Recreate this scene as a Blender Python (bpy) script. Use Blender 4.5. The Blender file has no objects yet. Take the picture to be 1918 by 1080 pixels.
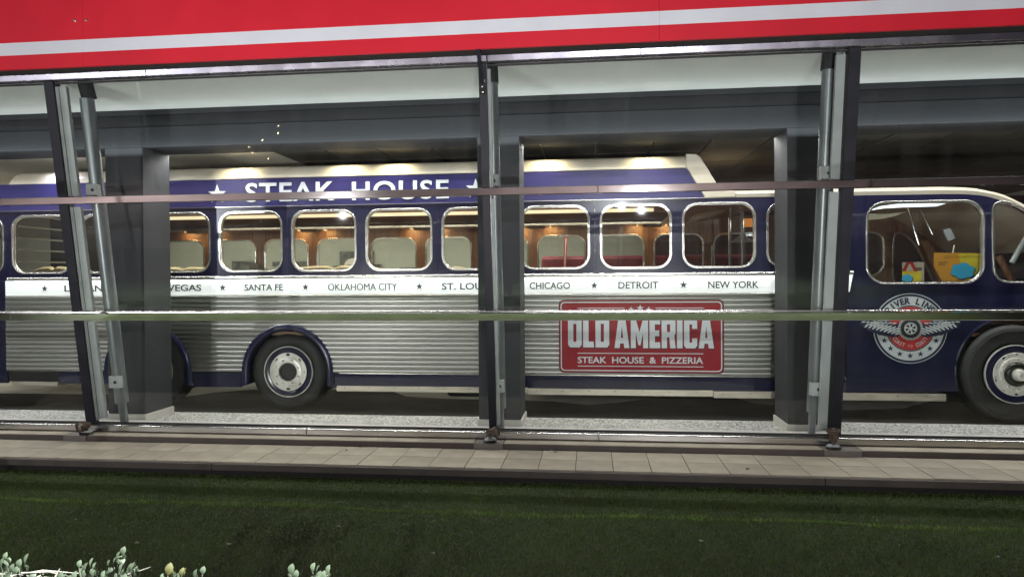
import bpy, bmesh, math, random
import numpy as np
from mathutils import Vector, Matrix
R = math.radians
random.seed(7); rng = np.random.default_rng(7)
S = bpy.context.scene
COL = S.collection
PI = math.pi

# ------------------------------------------------------------------ camera
F_PX, YAW, PITCH, ROLL, EYE = 1312.0, .11315, -.01144, -.0068, 1.52
def _axes():
    cy, sy = math.cos(YAW), math.sin(YAW)
    f = Vector((-sy, cy, 0)); r = Vector((cy, sy, 0)); u = Vector((0, 0, 1))
    cp, sp = math.cos(PITCH), math.sin(PITCH)
    f, u = f*cp + u*sp, u*cp - f*sp
    cr, sr = math.cos(ROLL), math.sin(ROLL)
    return r*cr + u*sr, u*cr - r*sr, f
AX = _axes()
def at(px, py, Y):                       # photograph pixel -> (X, Z) on the vertical plane at depth Y
    d = AX[2]*F_PX + AX[0]*(px-959) - AX[1]*(py-540)
    t = Y/d.y
    return d.x*t, EYE + d.z*t
cam = bpy.data.cameras.new('camera'); co = bpy.data.objects.new('camera', cam); COL.objects.link(co)
cam.sensor_width = 36; cam.lens = F_PX/1918*36; cam.clip_start = .05; cam.clip_end = 300
M = Matrix((AX[0], AX[1], -AX[2])).transposed().to_4x4(); M.translation = (0, 0, EYE); co.matrix_world = M
S.camera = co
S.view_settings.view_transform = 'Standard'; S.view_settings.look = 'None'
S.view_settings.exposure = 0; S.view_settings.gamma = 1
S.view_settings.use_curve_mapping = False
# ------------------------------------------------------------------ night sky
W = bpy.data.worlds.new('World'); S.world = W; W.use_nodes = True
W.node_tree.nodes['Background'].inputs[0].default_value = (.42, .38, .50, 1)
W.node_tree.nodes['Background'].inputs[1].default_value = .05

def area(name, loc, rot, sx, sy, power, col=(1, 1, 1), spread=180):
    l = bpy.data.lights.new(name, 'AREA'); l.shape = 'RECTANGLE'; l.size = sx; l.size_y = sy
    l.energy = power; l.color = col; l.spread = R(spread)
    o = bpy.data.objects.new(name, l); COL.objects.link(o); o.location = loc; o.rotation_euler = [R(a) for a in rot]
    return o
# interior light lines of the room and coach, with added fills
area('trough_light', (-1.5, 7.86, 3.045), (-24, 0, 0), 16, .07, 235, (1, .985, .95), 128)
area('front_bay_light', (-1.5, 7.22, 2.96), (158, 0, 0), 16, .05, 27, (.93, .98, 1))  # added uplight that brightens the front bay ceiling, no fixture there
area('saloon_light', (-3.1, 9.3, 2.62), (0, 0, 0), 9.8, .25, 135, (1, .86, .66))
area('cab_light', (3.7, 8.6, 2.36), (8, 0, 0), 1.5, .2, 16, (.9, .93, 1))
area('back_room_light', (-4, 12.4, 3.0), (0, 0, 0), 9, .4, 420, (1, .96, .86))
area('underbody_light', (-1.0, 10.9, .26), (-25, 0, 0), 12, .1, 1.1, (1, .99, .95))  # added low fill for the floor under the coach, not a fitted lamp
area('back_room_dim_light', (4, 12.6, 3.0), (0, 0, 0), 4, .4, 26, (1, .8, .7))

# ------------------------------------------------------------------ materials
def mat(name, col, rough=.5, metal=0, noise=0, scale=8, bump=0, bscale=60, spec=.5, coat=0, stretch=None, rnd=0, emit=0, dark=None):
    m = bpy.data.materials.new(name); m.use_nodes = True
    nt = m.node_tree; N = nt.nodes; L = nt.links; b = N['Principled BSDF']
    b.inputs['Base Color'].default_value = (*col, 1); b.inputs['Roughness'].default_value = rough
    b.inputs['Metallic'].default_value = metal; b.inputs['Specular IOR Level'].default_value = spec
    b.inputs['Coat Weight'].default_value = coat
    tc = N.new('ShaderNodeTexCoord'); mp = N.new('ShaderNodeMapping'); L.new(tc.outputs['Object'], mp.inputs[0])
    if stretch: mp.inputs['Scale'].default_value = stretch
    if noise or dark:
        n = N.new('ShaderNodeTexNoise'); n.inputs['Scale'].default_value = scale; n.inputs['Detail'].default_value = 6
        L.new(mp.outputs[0], n.inputs[0])
        mx = N.new('ShaderNodeMix'); mx.data_type = 'RGBA'
        cr = N.new('ShaderNodeMapRange'); cr.inputs[1].default_value = .35; cr.inputs[2].default_value = .65
        L.new(n.outputs[0], cr.inputs[0]); L.new(cr.outputs[0], mx.inputs[0])
        d = dark or tuple(c*(1-noise) for c in col); h = tuple(min(1, c*(1+noise)) for c in col) if not dark else col
        mx.inputs[6].default_value = (*d, 1); mx.inputs[7].default_value = (*h, 1)
        out = mx.outputs[2]
        if rnd:
            oi = N.new('ShaderNodeObjectInfo'); mr = N.new('ShaderNodeMapRange')
            mr.inputs[3].default_value = 1-rnd; mr.inputs[4].default_value = 1+rnd
            L.new(oi.outputs['Random'], mr.inputs[0])
            hs = N.new('ShaderNodeHueSaturation'); L.new(mr.outputs[0], hs.inputs['Value']); L.new(out, hs.inputs['Color']); out = hs.outputs[0]
        L.new(out, b.inputs['Base Color'])
        rr_ = N.new('ShaderNodeMapRange'); rr_.inputs[3].default_value = max(.02, rough*.75); rr_.inputs[4].default_value = min(1, rough*1.3)
        L.new(n.outputs[0], rr_.inputs[0]); L.new(rr_.outputs[0], b.inputs['Roughness'])
    if bump:
        n2 = N.new('ShaderNodeTexNoise'); n2.inputs['Scale'].default_value = bscale; n2.inputs['Detail'].default_value = 4
        L.new(mp.outputs[0], n2.inputs[0])
        bp = N.new('ShaderNodeBump'); bp.inputs['Strength'].default_value = bump; bp.inputs['Distance'].default_value = .01
        L.new(n2.outputs[0], bp.inputs['Height']); L.new(bp.outputs[0], b.inputs['Normal'])
    if emit:
        b.inputs['Emission Color'].default_value = (*col, 1); b.inputs['Emission Strength'].default_value = emit
    return m
def glass_mat(name, tint, refl=.05, edge=.9):
    m = bpy.data.materials.new(name); m.use_nodes = True
    nt = m.node_tree; N = nt.nodes; L = nt.links; N.remove(N['Principled BSDF']); o = N['Material Output']
    t = N.new('ShaderNodeBsdfTransparent'); t.inputs[0].default_value = (*tint, 1)
    g = N.new('ShaderNodeBsdfGlossy'); g.inputs['Roughness'].default_value = .015
    lw = N.new('ShaderNodeLayerWeight'); lw.inputs[0].default_value = .5
    p = N.new('ShaderNodeMath'); p.operation = 'POWER'; p.inputs[1].default_value = 4.5
    mr = N.new('ShaderNodeMapRange'); mr.inputs[3].default_value = refl; mr.inputs[4].default_value = edge
    mx = N.new('ShaderNodeMixShader'); L.new(lw.outputs['Facing'], p.inputs[0]); L.new(p.outputs[0], mr.inputs[0])
    L.new(mr.outputs[0], mx.inputs[0]); L.new(t.outputs[0], mx.inputs[1]); L.new(g.outputs[0], mx.inputs[2])
    # thin film of dust and wiping streaks
    tc = N.new('ShaderNodeTexCoord'); mp = N.new('ShaderNodeMapping'); mp.inputs['Scale'].default_value = (5, 1, .5); mp.inputs['Rotation'].default_value = (0, .12, 0)
    n = N.new('ShaderNodeTexNoise'); n.inputs['Scale'].default_value = 1.6; n.inputs['Detail'].default_value = 7; n.inputs['Roughness'].default_value = .65
    L.new(tc.outputs['Object'], mp.inputs[0]); L.new(mp.outputs[0], n.inputs[0])
    dm = N.new('ShaderNodeMapRange'); dm.inputs[1].default_value = .42; dm.inputs[2].default_value = .78; dm.inputs[3].default_value = .0; dm.inputs[4].default_value = .011
    L.new(n.outputs[0], dm.inputs[0]); df = N.new('ShaderNodeBsdfDiffuse'); df.inputs[0].default_value = (.7, .7, .68, 1)
    m2 = N.new('ShaderNodeMixShader'); L.new(dm.outputs[0], m2.inputs[0]); L.new(mx.outputs[0], m2.inputs[1]); L.new(df.outputs[0], m2.inputs[2]); L.new(m2.outputs[0], o.inputs[0])
    return m
def emis(name, col, st):
    return mat(name, col, emit=st)
def speckle(name, a, b, scale, rough=.5, thr=.5, bump=.3):
    m = mat(name, a, rough); N = m.node_tree.nodes; L = m.node_tree.links; p = N['Principled BSDF']
    tc = [n for n in N if n.type == 'TEX_COORD'][0]
    v = N.new('ShaderNodeTexVoronoi'); v.inputs['Scale'].default_value = scale; L.new(tc.outputs['Object'], v.inputs[0])
    sp = N.new('ShaderNodeSeparateColor'); L.new(v.outputs['Color'], sp.inputs[0])
    mr = N.new('ShaderNodeMapRange'); mr.inputs[1].default_value = thr-.3; mr.inputs[2].default_value = thr+.3; L.new(sp.outputs[0], mr.inputs[0])
    mx = N.new('ShaderNodeMix'); mx.data_type = 'RGBA'; mx.inputs[6].default_value = (*a, 1); mx.inputs[7].default_value = (*b, 1)
    L.new(mr.outputs[0], mx.inputs[0]); L.new(mx.outputs[2], p.inputs['Base Color'])
    bp = N.new('ShaderNodeBump'); bp.inputs['Strength'].default_value = bump; bp.inputs['Distance'].default_value = .01
    L.new(v.outputs['Distance'], bp.inputs['Height']); L.new(bp.outputs[0], p.inputs['Normal'])
    return m
K = {}
K['red'] = mat('red_fascia', (.66, .016, .034), .5, spec=.3, noise=.05, scale=2, bump=.03, bscale=6)
K['white_stripe'] = mat('white_stripe', (.72, .74, .80), .4, noise=.03, scale=3)
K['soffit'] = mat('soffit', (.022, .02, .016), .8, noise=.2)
K['chrome'] = mat('polished_aluminium', (.80, .79, .78), .10, 1, noise=.06, scale=5, bump=.02, bscale=14)
K['rail'] = mat('rail_steel', (.80, .78, .77), .055, 1, noise=.05, scale=9, bump=.035, bscale=5, stretch=(.6, 1, 1))
K['trim'] = mat('brushed_trim', (.56, .54, .62), .26, 1, noise=.10, scale=5, bump=.03, bscale=14)
K['sill'] = mat('sill_aluminium', (.55, .54, .52), .25, 1, noise=.15, scale=4, bump=.04, bscale=20, stretch=(.3, 2, 2))
K['mullion'] = mat('dark_mullion', (.012, .013, .020), .45, spec=.3, noise=.2, scale=6)
K['gasket'] = mat('rubber_gasket', (.006, .006, .006), .6)
K['stile'] = mat('grey_frame', (.42, .45, .45), .45, .1, noise=.08, scale=5)
K['tube'] = mat('grey_tube', (.21, .23, .24), .35, .5, noise=.15, scale=4, stretch=(3, 3, .6))
K['column'] = mat('charcoal_plaster', (.029, .032, .038), .75, noise=.10, scale=5, bump=.15, bscale=240)
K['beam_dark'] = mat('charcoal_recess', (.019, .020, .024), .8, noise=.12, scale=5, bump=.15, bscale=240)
K['skirting'] = mat('white_skirting', (.62, .60, .55), .5, noise=.05)
K['ceiling'] = mat('white_ceiling', (.78, .82, .80), .7, noise=.03, scale=2)
K['ceil_panel'] = mat('dark_ceiling_panel', (.085, .078, .065), .8, noise=.15, scale=3, bump=.3, bscale=300, rnd=.25)
K['tbar'] = mat('ceiling_bar', (.75, .73, .66), .5)
K['marble'] = mat('pale_sill_stone', (.62, .60, .57), .35, noise=.08, scale=6)
K['pebble'] = speckle('pebble_floor', (.10, .10, .10), (.78, .78, .75), 70, .45, .42, .6)
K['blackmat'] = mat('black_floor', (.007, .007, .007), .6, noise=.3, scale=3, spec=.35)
K['palefloor'] = mat('pale_floor', (.72, .72, .68), .4, noise=.15, scale=3)
K['wall'] = mat('beige_wall', (.36, .35, .30), .8, noise=.05, scale=2)
K['darkwall'] = mat('dark_red_wall', (.06, .028, .028), .7, noise=.3, scale=2)
K['tile'] = mat('stone_tile', (.42, .365, .285), .55, noise=.10, scale=4, bump=.12, bscale=160, rnd=.10, dark=(.31, .27, .205))
K['grout'] = mat('dark_grout', (.02, .018, .016), .9, noise=.3)
K['kerb'] = mat('brown_stone', (.085, .068, .058), .6, noise=.2, scale=5, bump=.15, bscale=120)
K['ledge'] = mat('ledge_stone', (.17, .15, .13), .5, noise=.15, scale=6, bump=.1, bscale=150)
K['soil'] = mat('soil', (.018, .014, .010), .95, noise=.5, scale=40, bump=1, bscale=60)
K['pave'] = mat('paving', (.24, .18, .165), .8, noise=.35, scale=1.2, bump=.3, bscale=80)
K['turfbase'] = mat('turf_backing', (.03, .042, .014), .95, noise=.5, scale=60, bump=1, bscale=200)
K['navy'] = mat('navy_paint', (.013, .0135, .048), .20, noise=.10, scale=3, coat=.5, bump=.02, bscale=5)
K['navy_sign'] = mat('navy_sign_paint', (.022, .019, .115), .30, noise=.10, scale=3, coat=.3, bump=.015, bscale=6)
K['cream'] = mat('cream_paint', (.64, .585, .475), .32, noise=.04, scale=3, coat=.3)
K['flute'] = mat('fluted_aluminium', (.43, .43, .405), .34, 1, noise=.03, scale=3, stretch=(.12, 1, 1.5))
K['alu'] = mat('rub_strip', (.55, .51, .42), .45, .7, noise=.15, scale=8, stretch=(.5, 1, 2))
K['frame'] = mat('window_frame_alu', (.74, .72, .68), .22, .9, noise=.05, scale=10)
K['band'] = mat('lit_band', (.93, .96, .95), .35, emit=.64)
K['letter_grey'] = mat('grey_letter', (.06, .065, .07), .5)
K['letter_white'] = mat('white_letter', (.60, .64, .68), .45)
K['signred'] = mat('sign_red', (.30, .012, .022), .5, spec=.25, noise=.06, scale=3)
K['signdark'] = mat('sign_edge', (.10, .01, .015), .5)
K['emb_white'] = mat('badge_white', (.60, .66, .66), .4)
K['emb_red'] = mat('badge_red', (.50, .03, .025), .4)
K['emb_navy'] = mat('badge_navy', (.012, .016, .05), .4)
K['black'] = mat('black', (.01, .01, .01), .5)
K['tyre'] = mat('tyre_rubber', (.022, .023, .023), .62, noise=.25, scale=6, bump=.2, bscale=30)
K['rim'] = mat('rim_paint', (.78, .76, .70), .28, .2, noise=.06, scale=9)
K['rimdark'] = mat('hub_dark', (.05, .055, .045), .25, .8)
K['under'] = mat('chassis', (.01, .01, .011), .7)
K['wood'] = mat('walnut_lining', (.22, .115, .065), .42, noise=.25, scale=5, stretch=(7, 1, .5), bump=.15, bscale=30)
K['woodlt'] = mat('oak_valance', (.22, .12, .06), .45, noise=.2, scale=4, stretch=(.6, 1, 8))
K['seat'] = mat('cream_leather', (.52, .47, .33), .5, noise=.06, scale=6)
K['led'] = emis('led_strip', (1, .84, .56), 1.3)
K['ledcool'] = emis('cool_led', (.78, .88, 1), 5)
K['lampwarm'] = emis('lamp_diffuser', (1, .70, .34), 1.6)
K['lampbody'] = mat('lamp_body', (.10, .075, .05), .4, .3)
K['bulb'] = emis('lamp_head_glow', (.85, .95, 1), 5)
K['bulbwarm'] = emis('warm_bulb', (1, .75, .5), 45)
K['skin'] = mat('skin', (.42, .24, .17), .5)
K['hair'] = mat('dark_hair', (.02, .014, .01), .6, bump=.5, bscale=200)
K['cloth'] = mat('dark_cloth', (.04, .04, .05), .8)
K['spot'] = mat('brown_spot_casting', (.13, .10, .075), .42, .5, noise=.3, scale=30)
K['spotbase'] = mat('spot_base', (.015, .015, .015), .4)
K['lens'] = mat('frosted_lens', (.24, .20, .16), .15, noise=.2, scale=30)
K['post'] = mat('lamp_post', (.1, .1, .1), .5, .6)
K['leaf'] = mat('pale_leaf', (.044, .060, .038), .42, noise=.18, scale=30, rnd=.3)
K['leafy'] = mat('yellow_leaf', (.060, .060, .022), .42, noise=.15, scale=30, rnd=.15)
K['twig'] = mat('pale_twig', (.16, .155, .13), .6, noise=.2, scale=30)
K['petal'] = mat('pale_petal', (.6, .6, .5), .6)
K['orange'] = mat('poster_orange', (.85, .38, .04), .5)
K['yellow'] = mat('poster_yellow', (.88, .68, .04), .5)
K['cyan'] = mat('poster_blue', (.06, .52, .90), .5)
K['printdk'] = mat('poster_print', (.25, .12, .02), .6)
K['paper'] = mat('card_paper', (.62, .56, .50), .6)
K['greyprint'] = mat('picture_grey', (.10, .095, .09), .6, noise=.5, scale=9)
K['glass'] = glass_mat('facade_glass', (.965, .98, .97), .034, .9)
K['busglass'] = glass_mat('coach_glass', (.90, .92, .90), .06, .9)
# blades of turf
m = mat('turf_blade', (.125, .178, .050), .55, noise=.16, scale=1.6); K['turf'] = m; m.node_tree.nodes['Principled BSDF'].inputs['Specular IOR Level'].default_value = .25
m = mat('turf_seam_blade', (.24, .36, .08), .5, noise=.35, scale=6); K['turfseam'] = m  # paler blades, a streak of light put into the colour

# ------------------------------------------------------------------ helpers
def setp(o, label=None, cat=None, group=None, kind=None):
    if label: o['label'] = label
    if cat: o['category'] = cat
    if group: o['group'] = group
    if kind: o['kind'] = kind
    return o
def thing(name, loc, label, cat, group=None, kind=None):
    o = bpy.data.objects.new(name, None); COL.objects.link(o); o.location = loc; o.empty_display_size = .1
    return setp(o, label, cat, group, kind)
def link(name, me, m, parent=None, local=False):
    o = bpy.data.objects.new(name, me); COL.objects.link(o)
    if m is not None:
        if me.materials: me.materials[0] = m
        else: me.materials.append(m)
    if parent is not None:
        o.parent = parent
        if not local:                    # geometry given in world space
            w = Vector((0, 0, 0)); p = parent
            while p: w += p.location; p = p.parent
            o.location = -w
    return o
def me_bm(bm, name='mesh', smooth=False):
    me = bpy.data.meshes.new(name); bmesh.ops.recalc_face_normals(bm, faces=bm.faces); bm.to_mesh(me); bm.free()
    if smooth:
        me.shade_smooth()
        if hasattr(me, 'set_sharp_from_angle'): me.set_sharp_from_angle(angle=R(40))
    return me
def add_box(bm, x0, x1, y0, y1, z0, z1, bev=0):
    r = bmesh.ops.create_cube(bm, size=1); v = r['verts']
    for p in v: p.co = ((x0+x1)/2 + p.co.x*(x1-x0), (y0+y1)/2 + p.co.y*(y1-y0), (z0+z1)/2 + p.co.z*(z1-z0))
    if bev:
        es = list({e for p in v for e in p.link_edges})
        bmesh.ops.bevel(bm, geom=es, offset=bev, segments=2, affect='EDGES', profile=.5)
def box(name, x0, x1, y0, y1, z0, z1, m, parent=None, bev=0):
    bm = bmesh.new(); add_box(bm, x0, x1, y0, y1, z0, z1, bev)
    return link(name, me_bm(bm, name, False), m, parent)
def prism(name, quad, x0, x1, m, parent=None, bev=0):      # (y,z) outline extruded along X
    bm = bmesh.new()
    a = [bm.verts.new((x0, y, z)) for y, z in quad]; b = [bm.verts.new((x1, y, z)) for y, z in quad]
    n = len(quad); bm.faces.new(a); bm.faces.new(b[::-1])
    for i in range(n): bm.faces.new((a[i], b[i], b[(i+1) % n], a[(i+1) % n]))
    if bev: bmesh.ops.bevel(bm, geom=list(bm.edges), offset=bev, segments=2, affect='EDGES', profile=.5)
    return link(name, me_bm(bm, name, False), m, parent)
def add_tube(bm, pts, r, n=10, cap=True):
    pts = [Vector(p) for p in pts]; rings = []
    rs = r if isinstance(r, (list, tuple)) else [r]*len(pts)
    for i, p in enumerate(pts):
        d = (pts[min(i+1, len(pts)-1)] - pts[max(i-1, 0)])
        if d.length < 1e-6: d = Vector((0, 0, 1))
        d.normalize(); a = d.orthogonal().normalized()
        if abs(d.z) < .99: a = d.cross(Vector((0, 0, 1))).normalized()
        b = d.cross(a)
        rings.append([bm.verts.new(p + (a*math.cos(2*PI*k/n) + b*math.sin(2*PI*k/n))*rs[i]) for k in range(n)])
    for q, w in zip(rings, rings[1:]):
        for k in range(n): bm.faces.new((q[k], q[(k+1) % n], w[(k+1) % n], w[k]))
    if cap: bm.faces.new(rings[0][::-1]); bm.faces.new(rings[-1])
def tube(name, pts, r, m, parent=None, n=12):
    bm = bmesh.new(); add_tube(bm, pts, r, n); return link(name, me_bm(bm, name, True), m, parent)
def add_lathe(bm, prof, c, axis='Y', n=48, mtx=None):      # prof: (radius, along axis)
    rings = []
    for r, h in prof:
        ring = []
        for k in range(n):
            a = 2*PI*k/n; x, z = r*math.cos(a), r*math.sin(a)
            v = Vector((x, h, z)) if axis == 'Y' else Vector((x, z, h))
            if mtx: v = mtx @ v
            ring.append(bm.verts.new(v + Vector(c)))
        rings.append(ring)
    for q, w in zip(rings, rings[1:]):
        for k in range(n): bm.faces.new((q[k], q[(k+1) % n], w[(k+1) % n], w[k]))
def lathe(name, prof, c, m, parent=None, axis='Y', n=48, mtx=None):
    bm = bmesh.new(); add_lathe(bm, prof, c, axis, n, mtx); bmesh.ops.remove_doubles(bm, verts=bm.verts, dist=1e-5)
    return link(name, me_bm(bm, name, True), m, parent)
def rr(x0, x1, z0, z1, r, n=7):
    out = []
    for cx, cz, a0 in ((x1-r, z1-r, 0), (x0+r, z1-r, 90), (x0+r, z0+r, 180), (x1-r, z0+r, 270)):
        for k in range(n+1):
            a = R(a0 + 90*k/n); out.append((cx + r*math.cos(a), cz + r*math.sin(a)))
    return out
def circ(cx, cz, r, n=40, a0=0, a1=360):
    full = abs(a1-a0) >= 360
    return [(cx + r*math.cos(R(a0+(a1-a0)*k/(n if full else n-1))), cz + r*math.sin(R(a0+(a1-a0)*k/(n if full else n-1)))) for k in range(n)]
def star(cx, cz, r, rot=90, inner=.4):
    return [(cx + (r if k % 2 == 0 else r*inner)*math.cos(R(rot+36*k)), cz + (r if k % 2 == 0 else r*inner)*math.sin(R(rot+36*k))) for k in range(10)]
def curve_mesh(cu, y0, y1):
    t = bpy.data.objects.new('tmp', cu); COL.objects.link(t)
    dg = bpy.context.evaluated_depsgraph_get(); me = bpy.data.meshes.new_from_object(t.evaluated_get(dg))
    bpy.data.objects.remove(t)
    n = len(me.vertices); c = np.empty(n*3); me.vertices.foreach_get('co', c); c = c.reshape(-1, 3)
    return me, c
def plate_mesh(loops, y0, y1, bevel=0):
    """flat XZ outlines (outer + holes), front at y0, back at y1"""
    cu = bpy.data.curves.new('plate', 'CURVE'); cu.dimensions = '2D'; cu.fill_mode = 'BOTH'
    cu.extrude = max(0, abs(y1-y0)/2 - bevel); cu.bevel_depth = bevel; cu.bevel_resolution = 1
    if bevel: cu.offset = -bevel
    for lp in loops:
        s = cu.splines.new('POLY'); s.points.add(len(lp)-1); s.use_cyclic_u = True
        for p, (x, z) in zip(s.points, lp): p.co = (x, z, 0, 1)
    me, c = curve_mesh(cu, y0, y1)
    o = np.stack([c[:, 0], (y0+y1)/2 - c[:, 2], c[:, 1]], 1); me.vertices.foreach_set('co', o.ravel()); me.update()
    bpy.data.curves.remove(cu); me.materials.clear()
    bm = bmesh.new(); bm.from_mesh(me); bmesh.ops.remove_doubles(bm, verts=bm.verts, dist=1e-5)
    bmesh.ops.recalc_face_normals(bm, faces=bm.faces); bm.to_mesh(me); bm.free()
    return me
def plate(name, loops, y0, y1, m, parent=None, bevel=0):
    if isinstance(loops[0][0], (int, float)): loops = [loops]
    return link(name, plate_mesh(loops, y0, y1, bevel), m, parent)
def text_mesh(s, x0, x1, z0, z1, y, th=.003, bold=0, spacing=1.0, rot=0, keepw=False, condense=1):
    twice = 'M' in s and bold > 0; bold = 0 if twice else bold
    cu = bpy.data.curves.new('txt', 'FONT'); cu.body = s; cu.size = 1; cu.offset = bold; cu.space_character = spacing
    cu.fill_mode = 'BOTH'; cu.extrude = .001; cu.resolution_u = 4
    me, c = curve_mesh(cu, 0, 0); bpy.data.curves.remove(cu)
    mn, mxx = c.min(0), c.max(0); h = (z1-z0); sz = h/(mxx[1]-mn[1]); sx = sz if keepw else (x1-x0)/(mxx[0]-mn[0])
    X = (c[:, 0]-mn[0])*sx; Z = (c[:, 1]-mn[1])*sz
    if keepw: X = (X - (mxx[0]-mn[0])*sx/2)*condense
    ys = np.where(c[:, 2] > 0, y-th, y)
    if rot:
        Zc = Z - h/2; X, Z = X*math.cos(rot)-Zc*math.sin(rot), X*math.sin(rot)+Zc*math.cos(rot); X += x0; Z += z0+h/2
    elif keepw: X += x0; Z += z0
    else: X += x0; Z += z0
    me.vertices.foreach_set('co', np.stack([X, ys, Z], 1).ravel()); me.update(); me.materials.clear()
    if twice:
        bm = bmesh.new(); bm.from_mesh(me)
        for v in bm.verts: v.co += Vector((.0035, -.0003, 0))
        bm.from_mesh(me); bm.to_mesh(me); bm.free()
    return me
def text(name, s, x0, x1, z0, z1, y, m, parent=None, **k):
    return link(name, text_mesh(s, x0, x1, z0, z1, y, **k), m, parent)

# ================================================================== GROUND
G = -.11
def sheet(name, x0, x1, y0, y1, z, m, kind='structure', parent=None):
    bm = bmesh.new(); bm.faces.new([bm.verts.new(p) for p in ((x0, y0, z), (x1, y0, z), (x1, y1, z), (x0, y1, z))])
    o = link(name, me_bm(bm, name), m, parent)
    if kind: o['kind'] = kind
    return o
sheet('ground', -120, 120, -120, 5.7, G-.16, K['pave'])
box('turf_bed', -14, 12, -1.6, 5.72, G-.15, G-.012, K['turfbase'])['kind'] = 'structure'
sheet('soil_strip', -14, 12, 5.55, 5.70, G-.008, K['soil'])
def blades(name, n, x0, x1, y0, y1, hmin, hmax, w, m, zfun=None, kind='stuff', label=None):
    x = rng.uniform(x0, x1, n); y = rng.uniform(y0, y1, n) if zfun is None else zfun(x)
    a = rng.uniform(0, 2*np.pi, n); h = rng.uniform(hmin, hmax, n); ln = rng.uniform(.1, .9, n)*h
    b = rng.uniform(0, 2*np.pi, n); z = np.full(n, G-.012)
    dx, dy = np.cos(a)*w/2, np.sin(a)*w/2
    v = np.empty((n, 3, 3)); v[:, 0] = np.stack([x-dx, y-dy, z], 1); v[:, 1] = np.stack([x+dx, y+dy, z], 1)
    v[:, 2] = np.stack([x+np.cos(b)*ln, y+np.sin(b)*ln, z+h], 1)
    me = bpy.data.meshes.new(name); me.vertices.add(n*3); me.vertices.foreach_set('co', v.ravel())
    me.loops.add(n*3); me.loops.foreach_set('vertex_index', np.arange(n*3)); me.polygons.add(n)
    me.polygons.foreach_set('loop_start', np.arange(n)*3); me.polygons.foreach_set('loop_total', np.full(n, 3)); me.update()
    o = link(name, me, m); o['kind'] = kind
    if label: setp(o, label, 'grass')
    return o
blades('artificial_grass', 560000, -7.5, 5.2, 1.7, 5.66, .008, .020, .0052, K['turf'], label='short dark green artificial grass in front of the tiled walkway')
blades('turf_seam_grass', 6500, -6.5, 5, 0, 0, .014, .028, .005, K['turfseam'], lambda x: 4.87 + .028*np.sin(x*1.9) + .014*np.sin(x*5.3) + rng.normal(0, .012, len(x))*(1.6+1.5*np.sin(x*3.1)*np.sin(x*1.1)), label='lighter raised line of grass along the seam in the turf')  # light thrown back by the rail, imitated with pale blades
for i, (px, py, lb) in enumerate([(141, 973, 'pale petal on the dark turf nearest the left edge'), (256, 1017, 'pale petal on the turf just above the tallest leafy sprig'),
        (430, 1019, 'pale petal on the turf between the two leafy shrubs'), (811, 1036, 'pale petal on the turf right of the small sprig'),
        (634, 986, 'tiny pale petal lying on the middle of the turf'), (1315, 1013, 'pale petal on the turf below the red sign'),
        (1868, 1043, 'pale petal on the turf nearest the right corner')]):
    d = AX[2]*F_PX + AX[0]*(px-959) - AX[1]*(py-540); t = (G+.018-EYE)/d.z
    bm = bmesh.new(); c = Vector((d.x*t, d.y*t, G+.02)); s = .012 + .004*(i % 3)
    vs = [bm.verts.new(c + Vector((s*math.cos(a+i), s*.6*math.sin(a+i), .006*math.sin(2*a)+.004))) for a in [k*PI/3 for k in range(6)]]
    ce = bm.verts.new(c); [bm.faces.new((ce, vs[k], vs[(k+1) % 6])) for k in range(6)]
    r_ = bmesh.ops.solidify(bm, geom=bm.faces[:], thickness=.001)
    setp(link('fallen_petal', me_bm(bm), K['petal']), lb, 'petal', 'pale petals fallen on the turf')

# walkway
walk = box('walkway', -14, 12, 5.63, 6.30, -.14, -.012, K['grout']); walk['kind'] = 'structure'
T0, TP, TY = -.137, .30165, .3155
bm = bmesh.new(); add_box(bm, -TP/2+.0028, TP/2-.0028, -TY/2+.0026, TY/2-.0026, -.012, 0, .001); tme = me_bm(bm, 'tile')
n = 0
for r in range(2):
    for i in range(-20, 18):
        o = link('tile', tme, K['tile'], walk); w = walk.location
        o.location = (T0 + TP*(i+.5), 5.612 + TY*(r+.5), random.uniform(-.0012, .0004)); o.rotation_euler = (random.uniform(-.002, .002), random.uniform(-.002, .002), 0)
jo = [-14, -8.18, -3.205, 1.773, 6.75, 12]
for a, b in zip(jo, jo[1:]): box('edging_stone', a+.003, b-.003, 5.585, 5.632, -.066, -.0125, K['kerb'], walk, .002)
box('edging_base', -14, 12, 5.66, 5.70, -.3, -.07, K['soil'], walk)
# ledge in front of the facade
ledge = box('ledge', -14, 12, 6.262, 6.60, -.05, .03, K['kerb']); ledge['kind'] = 'structure'
lj = [-14, -5.10, -4.86, -1.07, -.80, 1.97, 2.28, 7, 12]
for k, (a, b) in enumerate(zip(lj, lj[1:])):
    box('ledge_stone', a+.002, b-.002, 6.25-(.012 if k in (1, 3, 5) else 0), 6.46, -.011, .047+(.004 if k in (1, 3, 5) else 0), K['kerb'] if k not in (1, 3, 5) else K['ledge'], ledge, .003)
    if k not in (1, 3, 5): box('ledge_top', a+.006, b-.006, 6.258, 6.42, .0475, .052, K['tile'], ledge, .001)

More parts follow.
